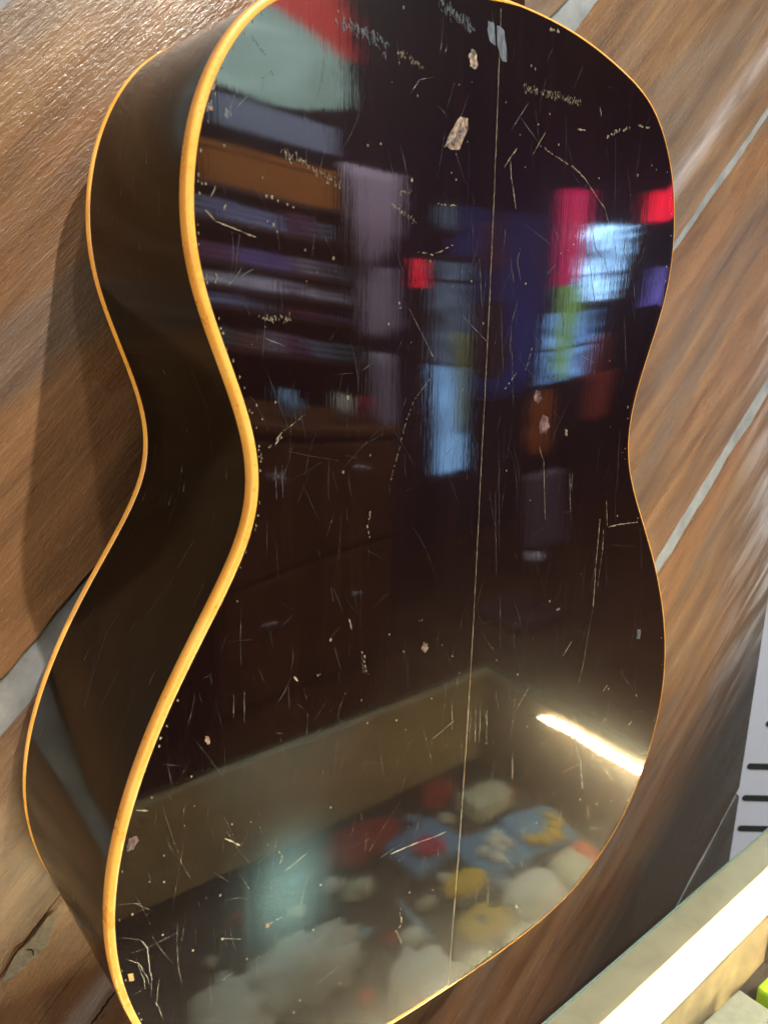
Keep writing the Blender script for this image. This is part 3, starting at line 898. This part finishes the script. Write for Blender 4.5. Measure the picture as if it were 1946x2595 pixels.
for _ in range(26):
    k = r.choice(left_k); t = r.uniform(.03, .95); w_ = r.uniform(.002, .007)
    b = len(vs)
    vs += [on_rim(k, t), on_rim(k + 1, t + w_ * .3), on_rim(k + r.randint(1, 3), t + w_), on_rim(k, t + w_ * .8)]
    fs.append((b, b + 1, b + 2, b + 3))
tag(obj('rim_ding', vs, fs, M['hair'], guitar), kind='stuff')

# the open glue joint down the middle of the back
r = random.Random(5)
vs, fs = [], []
path = [(r.gauss(0, .00007), v) for v in np.arange(V_LO + .002, V_HI - .001, .0012)]
stroke(vs, fs, path, .00036, r, .0001, False)
obj('centre_seam', vs, fs, M['tan'], guitar)

# ------------------------------------------------------------------ low glass display case in front of the wall
CT, CF = -.300, -.440                 # glass top, floor
case = empty('display_case', W(.10, -.52, .004), 'low wooden display case with glass top and warm light strip, below the guitar', 'display case', rz=math.radians(2.6))
def cbox(name, u0, u1, v0, v1, w0, w1, mat, bevel=.0015):
    """box in the frame of the case (u along it, w away from the wall)"""
    o = box(name, u0 - .10, u1 - .10, v0 + .52, v1 + .52, w0 - .004, w1 - .004, mat, None, bevel)
    o.parent = case
    return o
CL, CR, CW = -.42, .430, .425
cbox('back_panel', CL, CR, CF - .08, CT - .0200, 0.0, .012, M['case_wood'])
cbox('front_panel', CL, CR, CF - .08, CT - .0055, CW - .014, CW, M['case_wood'])
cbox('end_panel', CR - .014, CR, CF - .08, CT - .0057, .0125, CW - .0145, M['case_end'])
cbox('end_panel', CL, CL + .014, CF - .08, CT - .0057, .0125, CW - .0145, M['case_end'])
cbox('floor', CL + .0145, CR - .0145, CF - .02, CF, .0125, CW - .0145, M['case_floor'])
prof = [(0.0, -.0195), (0.0, -.0031), (.0225, -.0031), (.0305, -.0125), (.0305, -.0195)]
vs = [Vector((x - .10, -(w_ - .004), CT + .52 + z_)) for x in (CL, CR) for w_, z_ in prof]
o = obj('rail', vs, [(0, 1, 2, 3, 4), (9, 8, 7, 6, 5)] + [(k, 5 + k, 5 + (k + 1) % 5, (k + 1) % 5) for k in range(5)], M['rail'])
o.parent = case
led = cbox('light_strip', CL + .02, CR - .02, CT - .0160, CT - .0100, .0310, .0375, M['led'], .002)
cbox('light_channel', CL + .02, CR - .02, CT - .0200, CT - .0163, .0310, .0420, M['rail'], .0008)
led['label'] = 'glowing warm white light strip along the wall side'
led2 = cbox('light_strip', CR - .0235, CR - .0145, CT - .0185, CT - .0152, .09, .285, M['led'], .001)
led2['label'] = 'glowing warm white light strip on the end panel'
gp = cbox('glass_top', CL, CR, CT - .0028, CT, 0.0, CW, M['glass'], 0)
gp.data.materials.append(M['glass_edge'])
for p in gp.data.polygons:
    if abs(p.normal.z) < .5:
        p.material_index = 1

def plush(name, label, cat, u, w, r, mat, seed, amp=.25, group=None, freq=2.4):
    return tag(bm_obj(name, blob_bm(W(u, CF + r[2] * .86, w), r, amp, seed, 3, freq), mat, None, True), label, cat, group)

def flower_pouch(label, u, w, ru, rw, petals, mat, seed, rot=0.0):
    e = empty('flower_pouch', W(u, CF, w), label, 'pouch', rz=rot)
    bm = box_bm(-ru, ru, 0.0005, .016, -rw, rw, .006, seg=3)
    o = bm_obj('pouch_body', bm, M['blue_felt']); o.parent = e
    r = random.Random(seed)
    for (pu, pw, s) in petals:
        b = blob_bm(W(pu, .0165 + s * .45, pw), (s, s, s * .7), .18, seed + pu * 99, 2, 2.0)
        p = bm_obj('petal', b, mat, None, True); p.parent = e
    return e

# ------------------------------------------------------------------ goods in the case (mirrored in the back)
plush('soft_toy', 'large crumpled white plush toy at the near end of the display case', 'soft toy', .038, .222, (.060, .030, .022), M['white_bag'], 1, .55, None, 3.4)
plush('soft_toy', 'white plush toy lying in the near left corner of the case', 'soft toy', -.030, .215, (.034, .036, .022), M['white_bag'], 2, .55, None, 3.4)
plush('soft_toy', 'peaked white plush toy in the middle of the case near the wall', 'soft toy', .122, .135, (.032, .028, .026), M['white_bag'], 3, .55, None, 3.4)
plush('soft_toy', 'bright white square plush toy beside the yellow hat', 'soft toy', .288, .162, (.038, .022, .016), M['white_bag'], 4, .22)
plush('soft_toy', 'cream plush toy at the right end of the case', 'soft toy', .348, .155, (.028, .022, .017), M['cream'], 5, .35)
plush('soft_toy', 'cream plush toy between the white toy and the wall side', 'soft toy', .236, .118, (.034, .022, .016), M['cream'], 6, .3)
plush('trinket', 'small cream trinket in front of the red cloth', 'trinket', .145, .282, (.018, .012, .010), M['cream'], 7, .4)
plush('trinket', 'small orange felt trinket at the right end of the case', 'trinket', .388, .170, (.014, .012, .011), M['orange_felt'], 8, .2)
plush('trinket', 'small pink trinket between the white toy and the rail', 'trinket', .326, .116, (.012, .010, .009), M['pink_felt'], 9, .2)
plush('trinket', 'small pale trinket lying on the black felt', 'trinket', .186, .140, (.020, .010, .007), M['cream'], 10, .4)
plush('trinket', 'pale blue trinket on the felt beside the stick', 'trinket', .118, .232, (.013, .006, .005), M['pale_blue'], 11, .3)
plush('red_cloth', 'dark red folded cloth against the front panel of the case', 'cloth', .190, .345, (.050, .032, .012), M['red_felt'], 12, .35)
plush('red_cloth', 'deep red bunched cloth behind the pink flowers', 'cloth', .318, .352, (.026, .020, .016), M['red_felt'], 13, .35)
flower_pouch('blue felt pouch with yellow flowers at the right end', .374, .226, .038, .032, [(-.026, -.020, .0075), (-.012, -.026, .009), (.002, -.020, .008), (.012, -.012, .008), (.022, -.006, .0075), (.020, .008, .0065), (.008, -.026, .007)], M['yellow_felt'], 21, .25)
flower_pouch('blue felt pouch with white flowers in the middle', .300, .232, .036, .032, [(-.014, -.004, .008), (.004, .004, .008), (.014, .008, .009), (.018, -.006, .0075), (.004, -.012, .0075), (-.006, -.020, .007)], M['white_bag'], 22, .1)
flower_pouch('blue felt pouch with pink flowers beside the red cloth', .246, .288, .042, .034, [(-.012, -.016, .011), (.002, -.022, .011), (-.004, -.006, .010), (-.018, -.006, .009)], M['pink_felt'], 23, -.1)
hat = empty('yellow_hat', W(.236, CF, .206), 'small round yellow felt hat with a dark underside', 'hat')
o = bm_obj('crown', blob_bm(Vector((0, 0, .020)), (.028, .017, .008), .05, 3, 3, 2.0), M['yellow_felt'], None, True); o.parent = hat
o = bm_obj('brim', blob_bm(Vector((.004, .008, .010)), (.029, .017, .009), .06, 4, 3, 2.0), M['black_felt'], None, True); o.parent = hat
yt = empty('yellow_toy', W(.222, CF, .164), 'yellow felt toy with dark spots lying below the hat', 'soft toy')
o = bm_obj('toy_body', blob_bm(Vector((0, 0, .010)), (.032, .016, .010), .35, 5, 3, 2.6), M['yellow_felt'], None, True); o.parent = yt
for x, y in ((-.004, .002), (.018, -.006)):
    o = bm_obj('spot', blob_bm(Vector((x, y, .019)), (.006, .006, .003), .1, 6, 2, 2.0), M['black_felt'], None, True); o.parent = yt
tag(box('gift_box', .330, .392, CF + .0003, CF + .024, .282, .322, M['cream'], None, .003), 'small beige box near the far corner of the case', 'box')
plush('trinket', 'small red trinket beside the beige box', 'trinket', .404, .296, (.007, .007, .010), M['red_felt'], 14, .1)
tag(bm_obj('stick', tube_bm([W(.174, CF + .006, .246), W(.172, CF + .006, .215), W(.170, CF + .006, .182)], [.0016, .003, .0038], 8), M['pale_blue'], None, True), 'thin pale blue stick lying on the black felt', 'stick')
rg = random.Random(31)
spots = [(-.02, .30), (.03, .33), (.08, .30), (.10, .345), (.02, .165), (.075, .165), (.185, .105), (.16, .19), (.20, .225), (.135, .205), (.155, .345), (.265, .345), (.30, .315), (.345, .255),
         (.345, .19), (.30, .105), (.38, .135), (.405, .245), (.235, .235), (.275, .195), (.06, .125), (-.03, .15), (.10, .255), (.125, .31)]
for k, (u, w_) in enumerate(spots):
    cn, mt = [('cream', M['cream']), ('red', M['red_felt']), ('white', M['white_bag']), ('blue', M['blue_felt']), ('cream', M['cream']), ('orange', M['orange_felt']), ('black', M['black_felt']), ('white', M['white_bag'])][k % 8]
    r3 = (rg.uniform(.007, .014), rg.uniform(.006, .011), rg.uniform(.004, .008))
    plush('trinket', 'small ' + cn + ' trinket among the mixed goods on the floor of the case', 'trinket', u + rg.uniform(-.006, .006), w_ + rg.uniform(-.006, .006), r3, mt, 40 + k, .4, 'mixed trinkets in the case')
cb = empty('white_box', W(.27, CF, .04), 'white card box with a lid in the case beside the light strip', 'box')
o = box('box_base', .205 - .27, .331 - .27, .0004, .022, .016 - .04, .078 - .04, M['white_card'], None, .0015); o.parent = cb
o = box('lid', .203 - .27, .333 - .27, .0222, .031, .0145 - .04, .080 - .04, M['white_card'], None, .002); o.parent = cb
tag(box('green_packet', .358, .382, CF + .0003, CF + .022, .018, .058, M['lime'], None, .004), 'bright lime green packet beside the white box', 'packet')

# ------------------------------------------------------------------ white slotted panel past the end of the wall
pan = empty('slotted_panel', W(.86, -1.0, -.23), 'white enamelled panel with dark slots past the end of the wall', 'panel', rz=math.radians(-38.3))
o = bm_obj('sheet', box_bm(-.42, .30, 0.0, 1.25, -.015, 0.0, .003), M['white_panel']); o.parent = pan
def slot(s0, s1, v, h):
    """dark stadium-shaped opening on the face of the panel"""
    pts = [(s1 - h / 2 + h / 2 * math.sin(a), v + h / 2 * math.cos(a)) for a in np.linspace(0, math.pi, 8)] + [(s0 + h / 2 - h / 2 * math.sin(a), v - h / 2 * math.cos(a)) for a in np.linspace(0, math.pi, 8)]
    n = len(pts)
    vs = [Vector((p[0], -.0006, p[1])) for p in pts] + [Vector((p[0], .0015, p[1])) for p in pts]
    fs = [list(range(n))] + [(k, (k + 1) % n, n + (k + 1) % n, n + k) for k in range(n)]
    o = obj('slot', vs, fs, M['dark_slot'])
    o.parent = pan
    return o
for s0, v in ((.006, .584), (.002, .558), (-.016, .487), (-.016, .433), (-.016, .38)):
    slot(s0, s0 + .085, v, .0105)


# ------------------------------------------------------------------ the shop behind the camera (mirrored in the back)
M['shop_wall'] = plain('dark_shop_wall', (0.035, 0.026, 0.060), 0.8, 0.2, vary=0.3, scale=3.0)
M['shop_floor'] = plain('dark_wood_floor', (0.10, 0.045, 0.018), 0.6, 0.3, vary=0.4, scale=5.0)
M['dark_wood'] = plain('dark_shelf_wood', (0.06, 0.025, 0.022), 0.6, 0.3)
M['mauve'] = plain('mauve_cloth', (0.40, 0.31, 0.38), 0.9, 0.1, 0.4, 60.0)
M['grey_cloth'] = plain('grey_cloth', (0.34, 0.30, 0.36), 0.9, 0.1, 0.4, 60.0)
M['lilac_cloth'] = plain('pale_lilac_cloth', (0.80, 0.80, 0.95), 0.9, 0.1, 0.4, 60.0)
M['violet_cloth'] = plain('violet_cloth', (0.24, 0.19, 0.45), 0.9, 0.1, 0.4, 60.0)
M['blue_cloth'] = plain('blue_cloth', (0.27, 0.32, 0.50), 0.9, 0.1, 0.4, 60.0)
M['maroon_cloth'] = plain('maroon_cloth', (0.16, 0.04, 0.07), 0.9, 0.1, 0.4, 60.0)
M['orange_box'] = plain('orange_card', (0.36, 0.115, 0.022), 0.8, 0.2, 0.2, 20.0)
M['amber'] = plain('amber_varnish', (0.62, 0.15, 0.02), 0.3, 0.5)
M['brick_red'] = plain('brick_red_cloth', (0.55, 0.09, 0.05), 0.9, 0.1, 0.3, 40.0)
M['chair_cloth'] = plain('chair_cloth', (0.16, 0.12, 0.15), 0.9, 0.1, 0.3, 60.0)
M['chrome'] = plain('chrome', (0.8, 0.8, 0.85), 0.15, 0.5, metal=1.0)
M['black_frame'] = plain('black_window_frame', (0.02, 0.02, 0.025), 0.5, 0.4)

tag(box('shop_wall', -1.2, 7.5, -1.35, 2.4, 3.75, 3.85, M['shop_wall'], None, 0), kind='structure')
tag(box('floor', -1.2, 7.5, -1.42, -1.35, -.10, 3.74, M['shop_floor'], None, 0), kind='structure')

shelf = empty('shelf_unit', W(1.2, -1.35, 2.4), 'tall dark wooden shelf unit of folded clothes, mirrored in the guitar back', 'shelf')
for u in (.70, 1.43):
    box('upright', u, u + .025, -1.3495, .70, 2.22, 2.60, M['dark_wood'], shelf, .002)
for v in (.505, .385, .238, .150, .075, -.075, -.35):
    box('shelf_board', .7255, 1.4295, v - .010, v + .006, 2.22, 2.58, M['dark_wood'], shelf, .001)
box('back_board', .7255, 1.4295, -1.3, .70, 2.585, 2.60, M['dark_wood'], shelf, 0)

def folded(name, label, u0, u1, v0, v1, mat, n, w0=2.235, group='folded clothes on the shelf unit'):
    e = empty(name, W((u0 + u1) / 2, v0, w0), label, 'clothes', group)
    h = (v1 - v0) / n
    for k in range(n):
        j = rnd.uniform(-.012, .012)
        o = box('folded_layer', (u0 - u1) / 2 + j, (u1 - u0) / 2 + j, k * h + .0004, (k + 1) * h, 0, .28, mat, None, min(.012, h * .4))
        o.parent = e
    return e
for nm, col in (('teal_cloth', (0.10, 0.20, 0.22)), ('brown_cloth', (0.22, 0.12, 0.09)), ('slate_cloth', (0.20, 0.22, 0.30)), ('plum_cloth', (0.20, 0.09, 0.16))):
    M[nm] = plain(nm, col, 0.9, 0.1, 0.4, 60.0)
def shelf_row(label, v, hmax, mats, u0=.74, u1=1.415):
    u = u0
    k = 0
    while u < u1 - .06:
        wd = min(rnd.uniform(.09, .20), u1 - u)
        h = hmax * rnd.uniform(.72, 1.0)
        folded('folded_shirts', label + ', ' + ['first', 'second', 'third', 'fourth', 'fifth', 'sixth', 'seventh', 'eighth'][k] + ' stack from the left', u + .004, u + wd - .004, v, v + h, mats[k % len(mats)], max(2, int(h / .018)), 2.235 + rnd.uniform(0, .03), label)
        u += wd
        k += 1
shelf_row('folded blue grey shirts on the upper shelf', .3915, .085, [M['slate_cloth'], M['blue_cloth'], M['blue_cloth'], M['plum_cloth']])
shelf_row('folded violet shirts on the middle shelf', .2445, .068, [M['plum_cloth'], M['violet_cloth'], M['violet_cloth'], M['grey_cloth'], M['slate_cloth']])
shelf_row('pale lilac folded blankets below the violet shirts', .1565, .068, [M['lilac_cloth'], M['lilac_cloth'], M['grey_cloth'], M['lilac_cloth']])
shelf_row('folded dark shirts below the lilac blankets', .0815, .052, [M['blue_cloth'], M['slate_cloth'], M['maroon_cloth'], M['plum_cloth']])
shelf_row('folded drab clothes on the lowest shelf', -.0685, .075, [M['teal_cloth'], M['brown_cloth'], M['grey_cloth'], M['plum_cloth'], M['slate_cloth']])
ob = empty('orange_box', W(1.10, .5115, 2.25), 'wide orange cardboard box on the top shelf', 'box')
o = box('carton', -.28, .28, 0, .118, 0, .26, M['orange_box'], None, .004); o.parent = ob
o = box('carton_lid', -.285, .285, .1185, .14, -.006, .266, M['orange_box'], None, .004); o.parent = ob
tag(box('signboard', .88, 1.39, .705, .80, 2.235, 2.25, M['slate_cloth'], None, .003), 'dim grey signboard standing on the orange box', 'sign')

def drape(name, label, cat, u0, u1, v0, v1, w, mat, folds=5, depth_=.03, thick=.006, slant=0.0, hem=0.0):
    """hanging cloth with folds and thickness"""
    n, m = 36, 8
    vs, fs = [], []
    for side in (0, 1):
        for j in range(m + 1):
            t = j / m
            for i in range(n + 1):
                s = i / n
                u = u0 + (u1 - u0) * (s + slant * (1 - t) * (s - .5))
                z = w + depth_ * math.sin(s * folds * 6.283 + .8 * t) * (1 - .6 * t) - side * thick
                vs.append(W(u + .02 * (u1 - u0) * math.sin(t * 11 + s), v0 + (v1 - v0) * t + (.012 * math.sin(s * 9) + hem * (s - .5)) * (1 - t), z))
    K = (n + 1) * (m + 1)
    for j in range(m):
        for i in range(n):
            a = j * (n + 1) + i
            fs.append((a, a + 1, a + n + 2, a + n + 1))
            fs.append((K + a + n + 1, K + a + n + 2, K + a + 1, K + a))
    for j in range(m):
        for i in (0, n):
            a = j * (n + 1) + i
            fs.append((a, a + n + 1, K + a + n + 1, K + a))
    for i in range(n):
        fs.append((i, K + i, K + i + 1, i + 1)); a = m * (n + 1) + i
        fs.append((a, a + 1, K + a + 1, K + a))
    o = obj(name, vs, fs, mat, None, True)
    return tag(o, label, cat)

drape('hanging_coat', 'long mauve coat hanging at the end of the shelf unit', 'coat', 1.27, 1.515, .34, .64, 2.0, M['mauve'], 4, .02, slant=-.35, hem=.16)
drape('hanging_scarf', 'narrow grey scarf hanging below the mauve coat', 'scarf', 1.32, 1.475, .045, .31, 2.03, M['grey_cloth'], 2, .02, slant=.3, hem=.06)
drape('hanging_scarf', 'slim grey scarf hanging lowest by the shelf unit', 'scarf', 1.33, 1.435, -.42, -.01, 2.02, M['grey_cloth'], 2, .015)

M['panel_glow'] = glow('pale_green_light', (0.54, 0.80, 0.71), 6.5, .45, 3.5)
M['win_dim'] = glow('dusk_blue_pane', (0.42, 0.66, 1.0), 2.2, .85, 9.0, (1, 1, 1), .40, .62)
M['win_low'] = glow('bright_blue_pane', (0.27, 0.57, 1.0), 9.0, .6, 14.0, (1, 1, .3))
M['win_hot'] = glow('white_blue_pane', (0.32, 0.60, 1.0), 34.0, .97, 7.0, (1, 1, 2.0), .44, .60)
M['win_shelf'] = glow('sky_blue_pane', (0.20, 0.46, 1.0), 10.0, .95, 10.0, (1, 1, 1), .42, .60)
M['red_glow'] = glow('red_backlit_cloth', (1.0, 0.02, 0.16), 5.5, .45, 9.0, (1, 1, .2))
M['green_glow'] = glow('green_backlit_cloth', (0.50, 1.0, 0.25), 3.6, .6, 9.0, (1, 1, .4))
M['red_neon'] = glow('red_neon', (1.0, 0.015, 0.05), 10.0)
M['violet_neon'] = glow('violet_neon', (0.30, 0.25, 1.0), 5.0, .6, 9.0)

lp = empty('paper_lantern', W(1.12, .82, 2.30), 'large pale green paper lantern glowing over the shelf unit', 'lamp')
bm_obj('paper_shade', blob_bm(W(1.12, .985, 2.30), (.40, .16, .145), .10, 5, 4, 1.6), M['panel_glow'], lp, True)
bm_obj('cord', tube_bm([W(1.12, 1.12, 2.30), W(1.12, 2.4, 2.30)], .004, 6), M['black_frame'], lp, True)
drape('red_pennant', 'red pennant hanging above the glowing panel', 'pennant', 1.02, 1.66, 1.10, 1.36, 2.44, plain('red_cloth', (0.75, 0.06, 0.05), .9, .1), 5, .02)

def window(label, u0, u1, v0, v1, w, pane_mats, bars=(), t=.03):
    e = empty('window', W((u0 + u1) / 2, v0, w), label, 'window')
    box('frame', u0 - t, u1 + t, v0 - t, v0, w, w + .06, M['black_frame'], e, .003)
    box('frame', u0 - t, u1 + t, v1, v1 + t, w, w + .06, M['black_frame'], e, .003)
    box('frame', u0 - t, u0 - .0005, v0 + .0005, v1 - .0005, w, w + .06, M['black_frame'], e, .003)
    box('frame', u1 + .0005, u1 + t, v0 + .0005, v1 - .0005, w, w + .06, M['black_frame'], e, .003)
    cuts = [v0] + list(bars) + [v1]
    for i in range(len(cuts) - 1):
        box('pane', u0, u1, cuts[i] + (.008 if i else 0), cuts[i + 1], w + .02, w + .03, pane_mats[i], e, 0)
    for b in bars:
        box('glazing_bar', u0, u1, b - .008, b + .0075, w + .004, w + .019, M['black_frame'], e, 0)
    return e
window('tall narrow blue window, bright below and dim above', 2.02, 2.29, -.55, .40, 2.4, [M['win_low'], M['win_dim'], M['win_dim']], (-.07, .31))
drape('green_curtain', 'olive green curtain strip over the tall narrow window', 'curtain', 2.17, 2.24, -.38, .08, 2.385, plain('olive_cloth', (0.45, 0.50, 0.12), .9, .1), 1, .008)
window('glaring white blue shop window', 4.33, 5.02, .25, .80, 3.2, [M['win_hot'], M['win_hot']], (.44,))
window('low sky blue shop window behind the green banner', 3.22, 3.90, -.25, .17, 2.6, [M['win_shelf'], M['win_shelf']], (-.05,))
window('small grey blue window high on the shop wall', 2.13, 2.235, .555, .66, 2.45, [M['win_dim']], ())
drape('red_banner', 'tall crimson banner lit from behind', 'banner', 3.02, 3.28, .33, .81, 2.4, M['red_glow'], 3, .03, slant=-.3, hem=.05)
drape('green_banner', 'pale green banner below the crimson one', 'banner', 3.10, 3.32, -.19, .315, 2.4, M['green_glow'], 2, .03, slant=-.45, hem=-.08)
nl = empty('neon_sign', W(1.84, .25, 2.3), 'short upright red neon tube', 'neon light')
bm_obj('tube', tube_bm([W(1.843, .265, 2.3), W(1.842, .32, 2.3), W(1.84, .385, 2.3)], .026, 10), M['red_neon'], nl, True)
box('bracket', 1.80, 1.89, .250, .263, 2.28, 2.34, M['black_frame'], nl, .002)
nl = empty('neon_sign', W(5.10, .79, 3.0), 'block shaped red neon sign at the edge of the back', 'neon light')
box('lightbox', 4.93, 5.30, .80, 1.01, 2.99, 3.0, M['red_neon'], nl, .004)
box('housing', 4.92, 5.31, .79, 1.02, 3.001, 3.06, M['black_frame'], nl, .004)
nl = empty('neon_sign', W(5.44, .13, 3.0), 'violet lit display at the edge of the back', 'neon light')
box('lightbox', 5.28, 5.60, .14, .45, 2.99, 3.0, M['violet_neon'], nl, .004)
box('housing', 5.27, 5.61, .13, .46, 3.001, 3.06, M['black_frame'], nl, .004)
vio = empty('violin', W(2.83, -.52, 2.2), 'amber violin hanging below the green banner', 'violin')
bm = bmesh.new(); prof = []
for k in range(48):
    t = 2 * math.pi * k / 48
    c, s = math.cos(t), math.sin(t)
    wd = .085 + .016 * -s - .022 * math.exp(-(s / .28) ** 2)
    prof.append((c * wd, .15 * s))
lo = [bm.verts.new(W(2.83 + a*1.5, -.37 + b, 2.20)) for a, b in prof]; hi = [bm.verts.new(W(2.83 + a*1.5, -.37 + b, 2.235)) for a, b in prof]
bm.faces.new(lo); bm.faces.new(hi[::-1])
for k in range(48):
    bm.faces.new((lo[k], lo[(k + 1) % 48], hi[(k + 1) % 48], hi[k]))
bmesh.ops.recalc_face_normals(bm, faces=bm.faces)
bm_obj('violin_body', bm, M['amber'], vio)
box('violin_neck', 2.818, 2.842, -.222, -.05, 2.195, 2.215, M['dark_wood'], vio, .003)
drape('red_curtain', 'brick red curtain beside the violin', 'curtain', 3.43, 3.78, -.45, -.21, 2.25, M['brick_red'], 2, .02)
ch = empty('chair', W(1.88, -1.35, 1.45), 'grey backed chair with a bent chrome tube frame', 'chair')
bm_obj('backrest', box_bm(1.74, 2.02, -.60, -.36, 1.40, 1.425, .012), M['chair_cloth'], ch)
bm_obj('frame_tube', tube_bm([W(1.74, -.90, 1.40)] + [W(1.88 - .14 * math.cos(a), -.66 + .07 * math.sin(a), 1.39) for a in np.linspace(0, math.pi, 12)] + [W(2.02, -.90, 1.40)], .009, 8), M['chrome'], ch, True)
bm_obj('seat', box_bm(1.72, 2.04, -.93, -.89, 1.40, 1.72, .012), M['dark_wood'], ch)
for u, w in ((1.75, 1.42), (2.01, 1.42), (1.75, 1.70), (2.01, 1.70)):
    bm_obj('leg', tube_bm([W(u, -.931, w), W(u, -1.349, w)], .011, 8), M['chrome'], ch, True)
# round pendant whose glow lies on the glass of the case
pl = empty('pendant_lamp', W(.95, 1.15, 1.85), 'round pale green pendant lamp hanging in the shop', 'lamp')
bm = bmesh.new(); bmesh.ops.create_icosphere(bm, subdivisions=3, radius=.105)
for p in bm.verts:
    p.co += W(.95, 1.32, 1.85)
bm_obj('globe', bm, glow('pale_globe', (0.58, 0.95, 0.86), 210.0), pl, True)
bm_obj('cord', tube_bm([W(.95, 1.426, 1.85), W(.95, 2.4, 1.85)], .004, 6), M['black_frame'], pl, True)
drape('blue_haze_sheet', 'dim dark blue sheet added for the bluish haze between the windows', 'curtain', 2.80, 3.70, -.35, .80, 3.1, plain('blue_haze_cloth', (0.07, 0.09, 0.32), .9, .1), 6, .03)  # added sheet, its blue stands for the bluish haze in the mirrored shop

def hanging_guitar(label, u, v, w, sc, mat, lean=0.0):
    e = empty('hanging_guitar', W(u, v - .22 * sc, w), label, 'guitar')
    n = len(OUT)
    ca, sa = math.cos(lean), math.sin(lean)
    pts = [((p[0] * ca - p[1] * sa) * sc, (p[0] * sa + p[1] * ca) * sc) for p in OUT[::8]]
    m = len(pts)
    vs = [W(u + a, v + b, w) for a, b in pts] + [W(u + a, v + b, w + .09 * sc) for a, b in pts]
    fs = [tuple(range(m)), tuple(range(2 * m - 1, m - 1, -1))] + [(k, m + k, m + (k + 1) % m, (k + 1) % m) for k in range(m)]
    obj('body', vs, fs, mat, e)
    q = [(-.022, .25), (.022, .25), (.022, .66), (.034, .70), (.030, .84), (-.030, .84), (-.034, .70), (-.022, .66)]
    q = [((a * ca - b * sa) * sc, (a * sa + b * ca) * sc) for a, b in q]
    m = len(q)
    vs = [W(u + a, v + b, w - .004) for a, b in q] + [W(u + a, v + b, w + .02 * sc) for a, b in q]
    fs = [tuple(range(m)), tuple(range(2 * m - 1, m - 1, -1))] + [(k, m + k, m + (k + 1) % m, (k + 1) % m) for k in range(m)]
    obj('neck', vs, fs, M['dark_wood'], e)
    return e
hanging_guitar('dark guitar hanging in front of the glaring window', 4.86, .36, 3.02, .75, M['dark_wood'], .12)
hanging_guitar('brick red guitar hanging beside the low blue window', 3.86, -.16, 2.5, .62, M['brick_red'], -.1)
hanging_guitar('dark guitar hanging between the tall window and the violin', 2.60, .02, 2.5, .80, M['dark_wood'])
hanging_guitar('plum coloured guitar hanging left of the crimson banner', 2.78, .52, 2.7, .55, M['plum_cloth'], .05)
# brown cabinet under the shelves
M['cab'] = plain('brown_cabinet_wood', (0.11, 0.042, 0.012), 0.5, 0.3, 0.2, 14.0, vary=0.4)
cab = empty('cabinet', W(.88, -1.35, 1.85), 'brown wooden cabinet standing in front of the shelf unit', 'cabinet')
box('carcass', .50, 1.215, -1.3495, -.235, 1.72, 2.05, M['cab'], cab, .004)
box('top', .485, 1.23, -.2345, -.212, 1.695, 2.06, M['cab'], cab, .004)
for u0, u1 in ((.512, .852), (.862, 1.203)):
    for v0, v1 in ((-.50, -.25), (-.92, -.515)):
        d_ = box('door', u0, u1, v0, v1, 1.700, 1.7195, M['cab'], cab, .004)
        k_ = bm_obj('knob', blob_bm(W((u0 + u1) / 2, (v0 + v1) / 2 + .06, 1.690), (.014, .010, .014), 0, 1, 2), M['chrome'], d_, True)
plushy = [(.80, 'pale blue', M['pale_blue']), (1.02, 'cream', M['cream']), (1.12, 'red', M['red_felt'])]
for u, nm, mt in plushy:
    tag(bm_obj('figurine', blob_bm(W(u, -.172, 1.78), (.030, .025, .040), .3, u * 10, 3, 2.0), mt, None, True), 'small ' + nm + ' figurine on top of the brown cabinet', 'figurine')
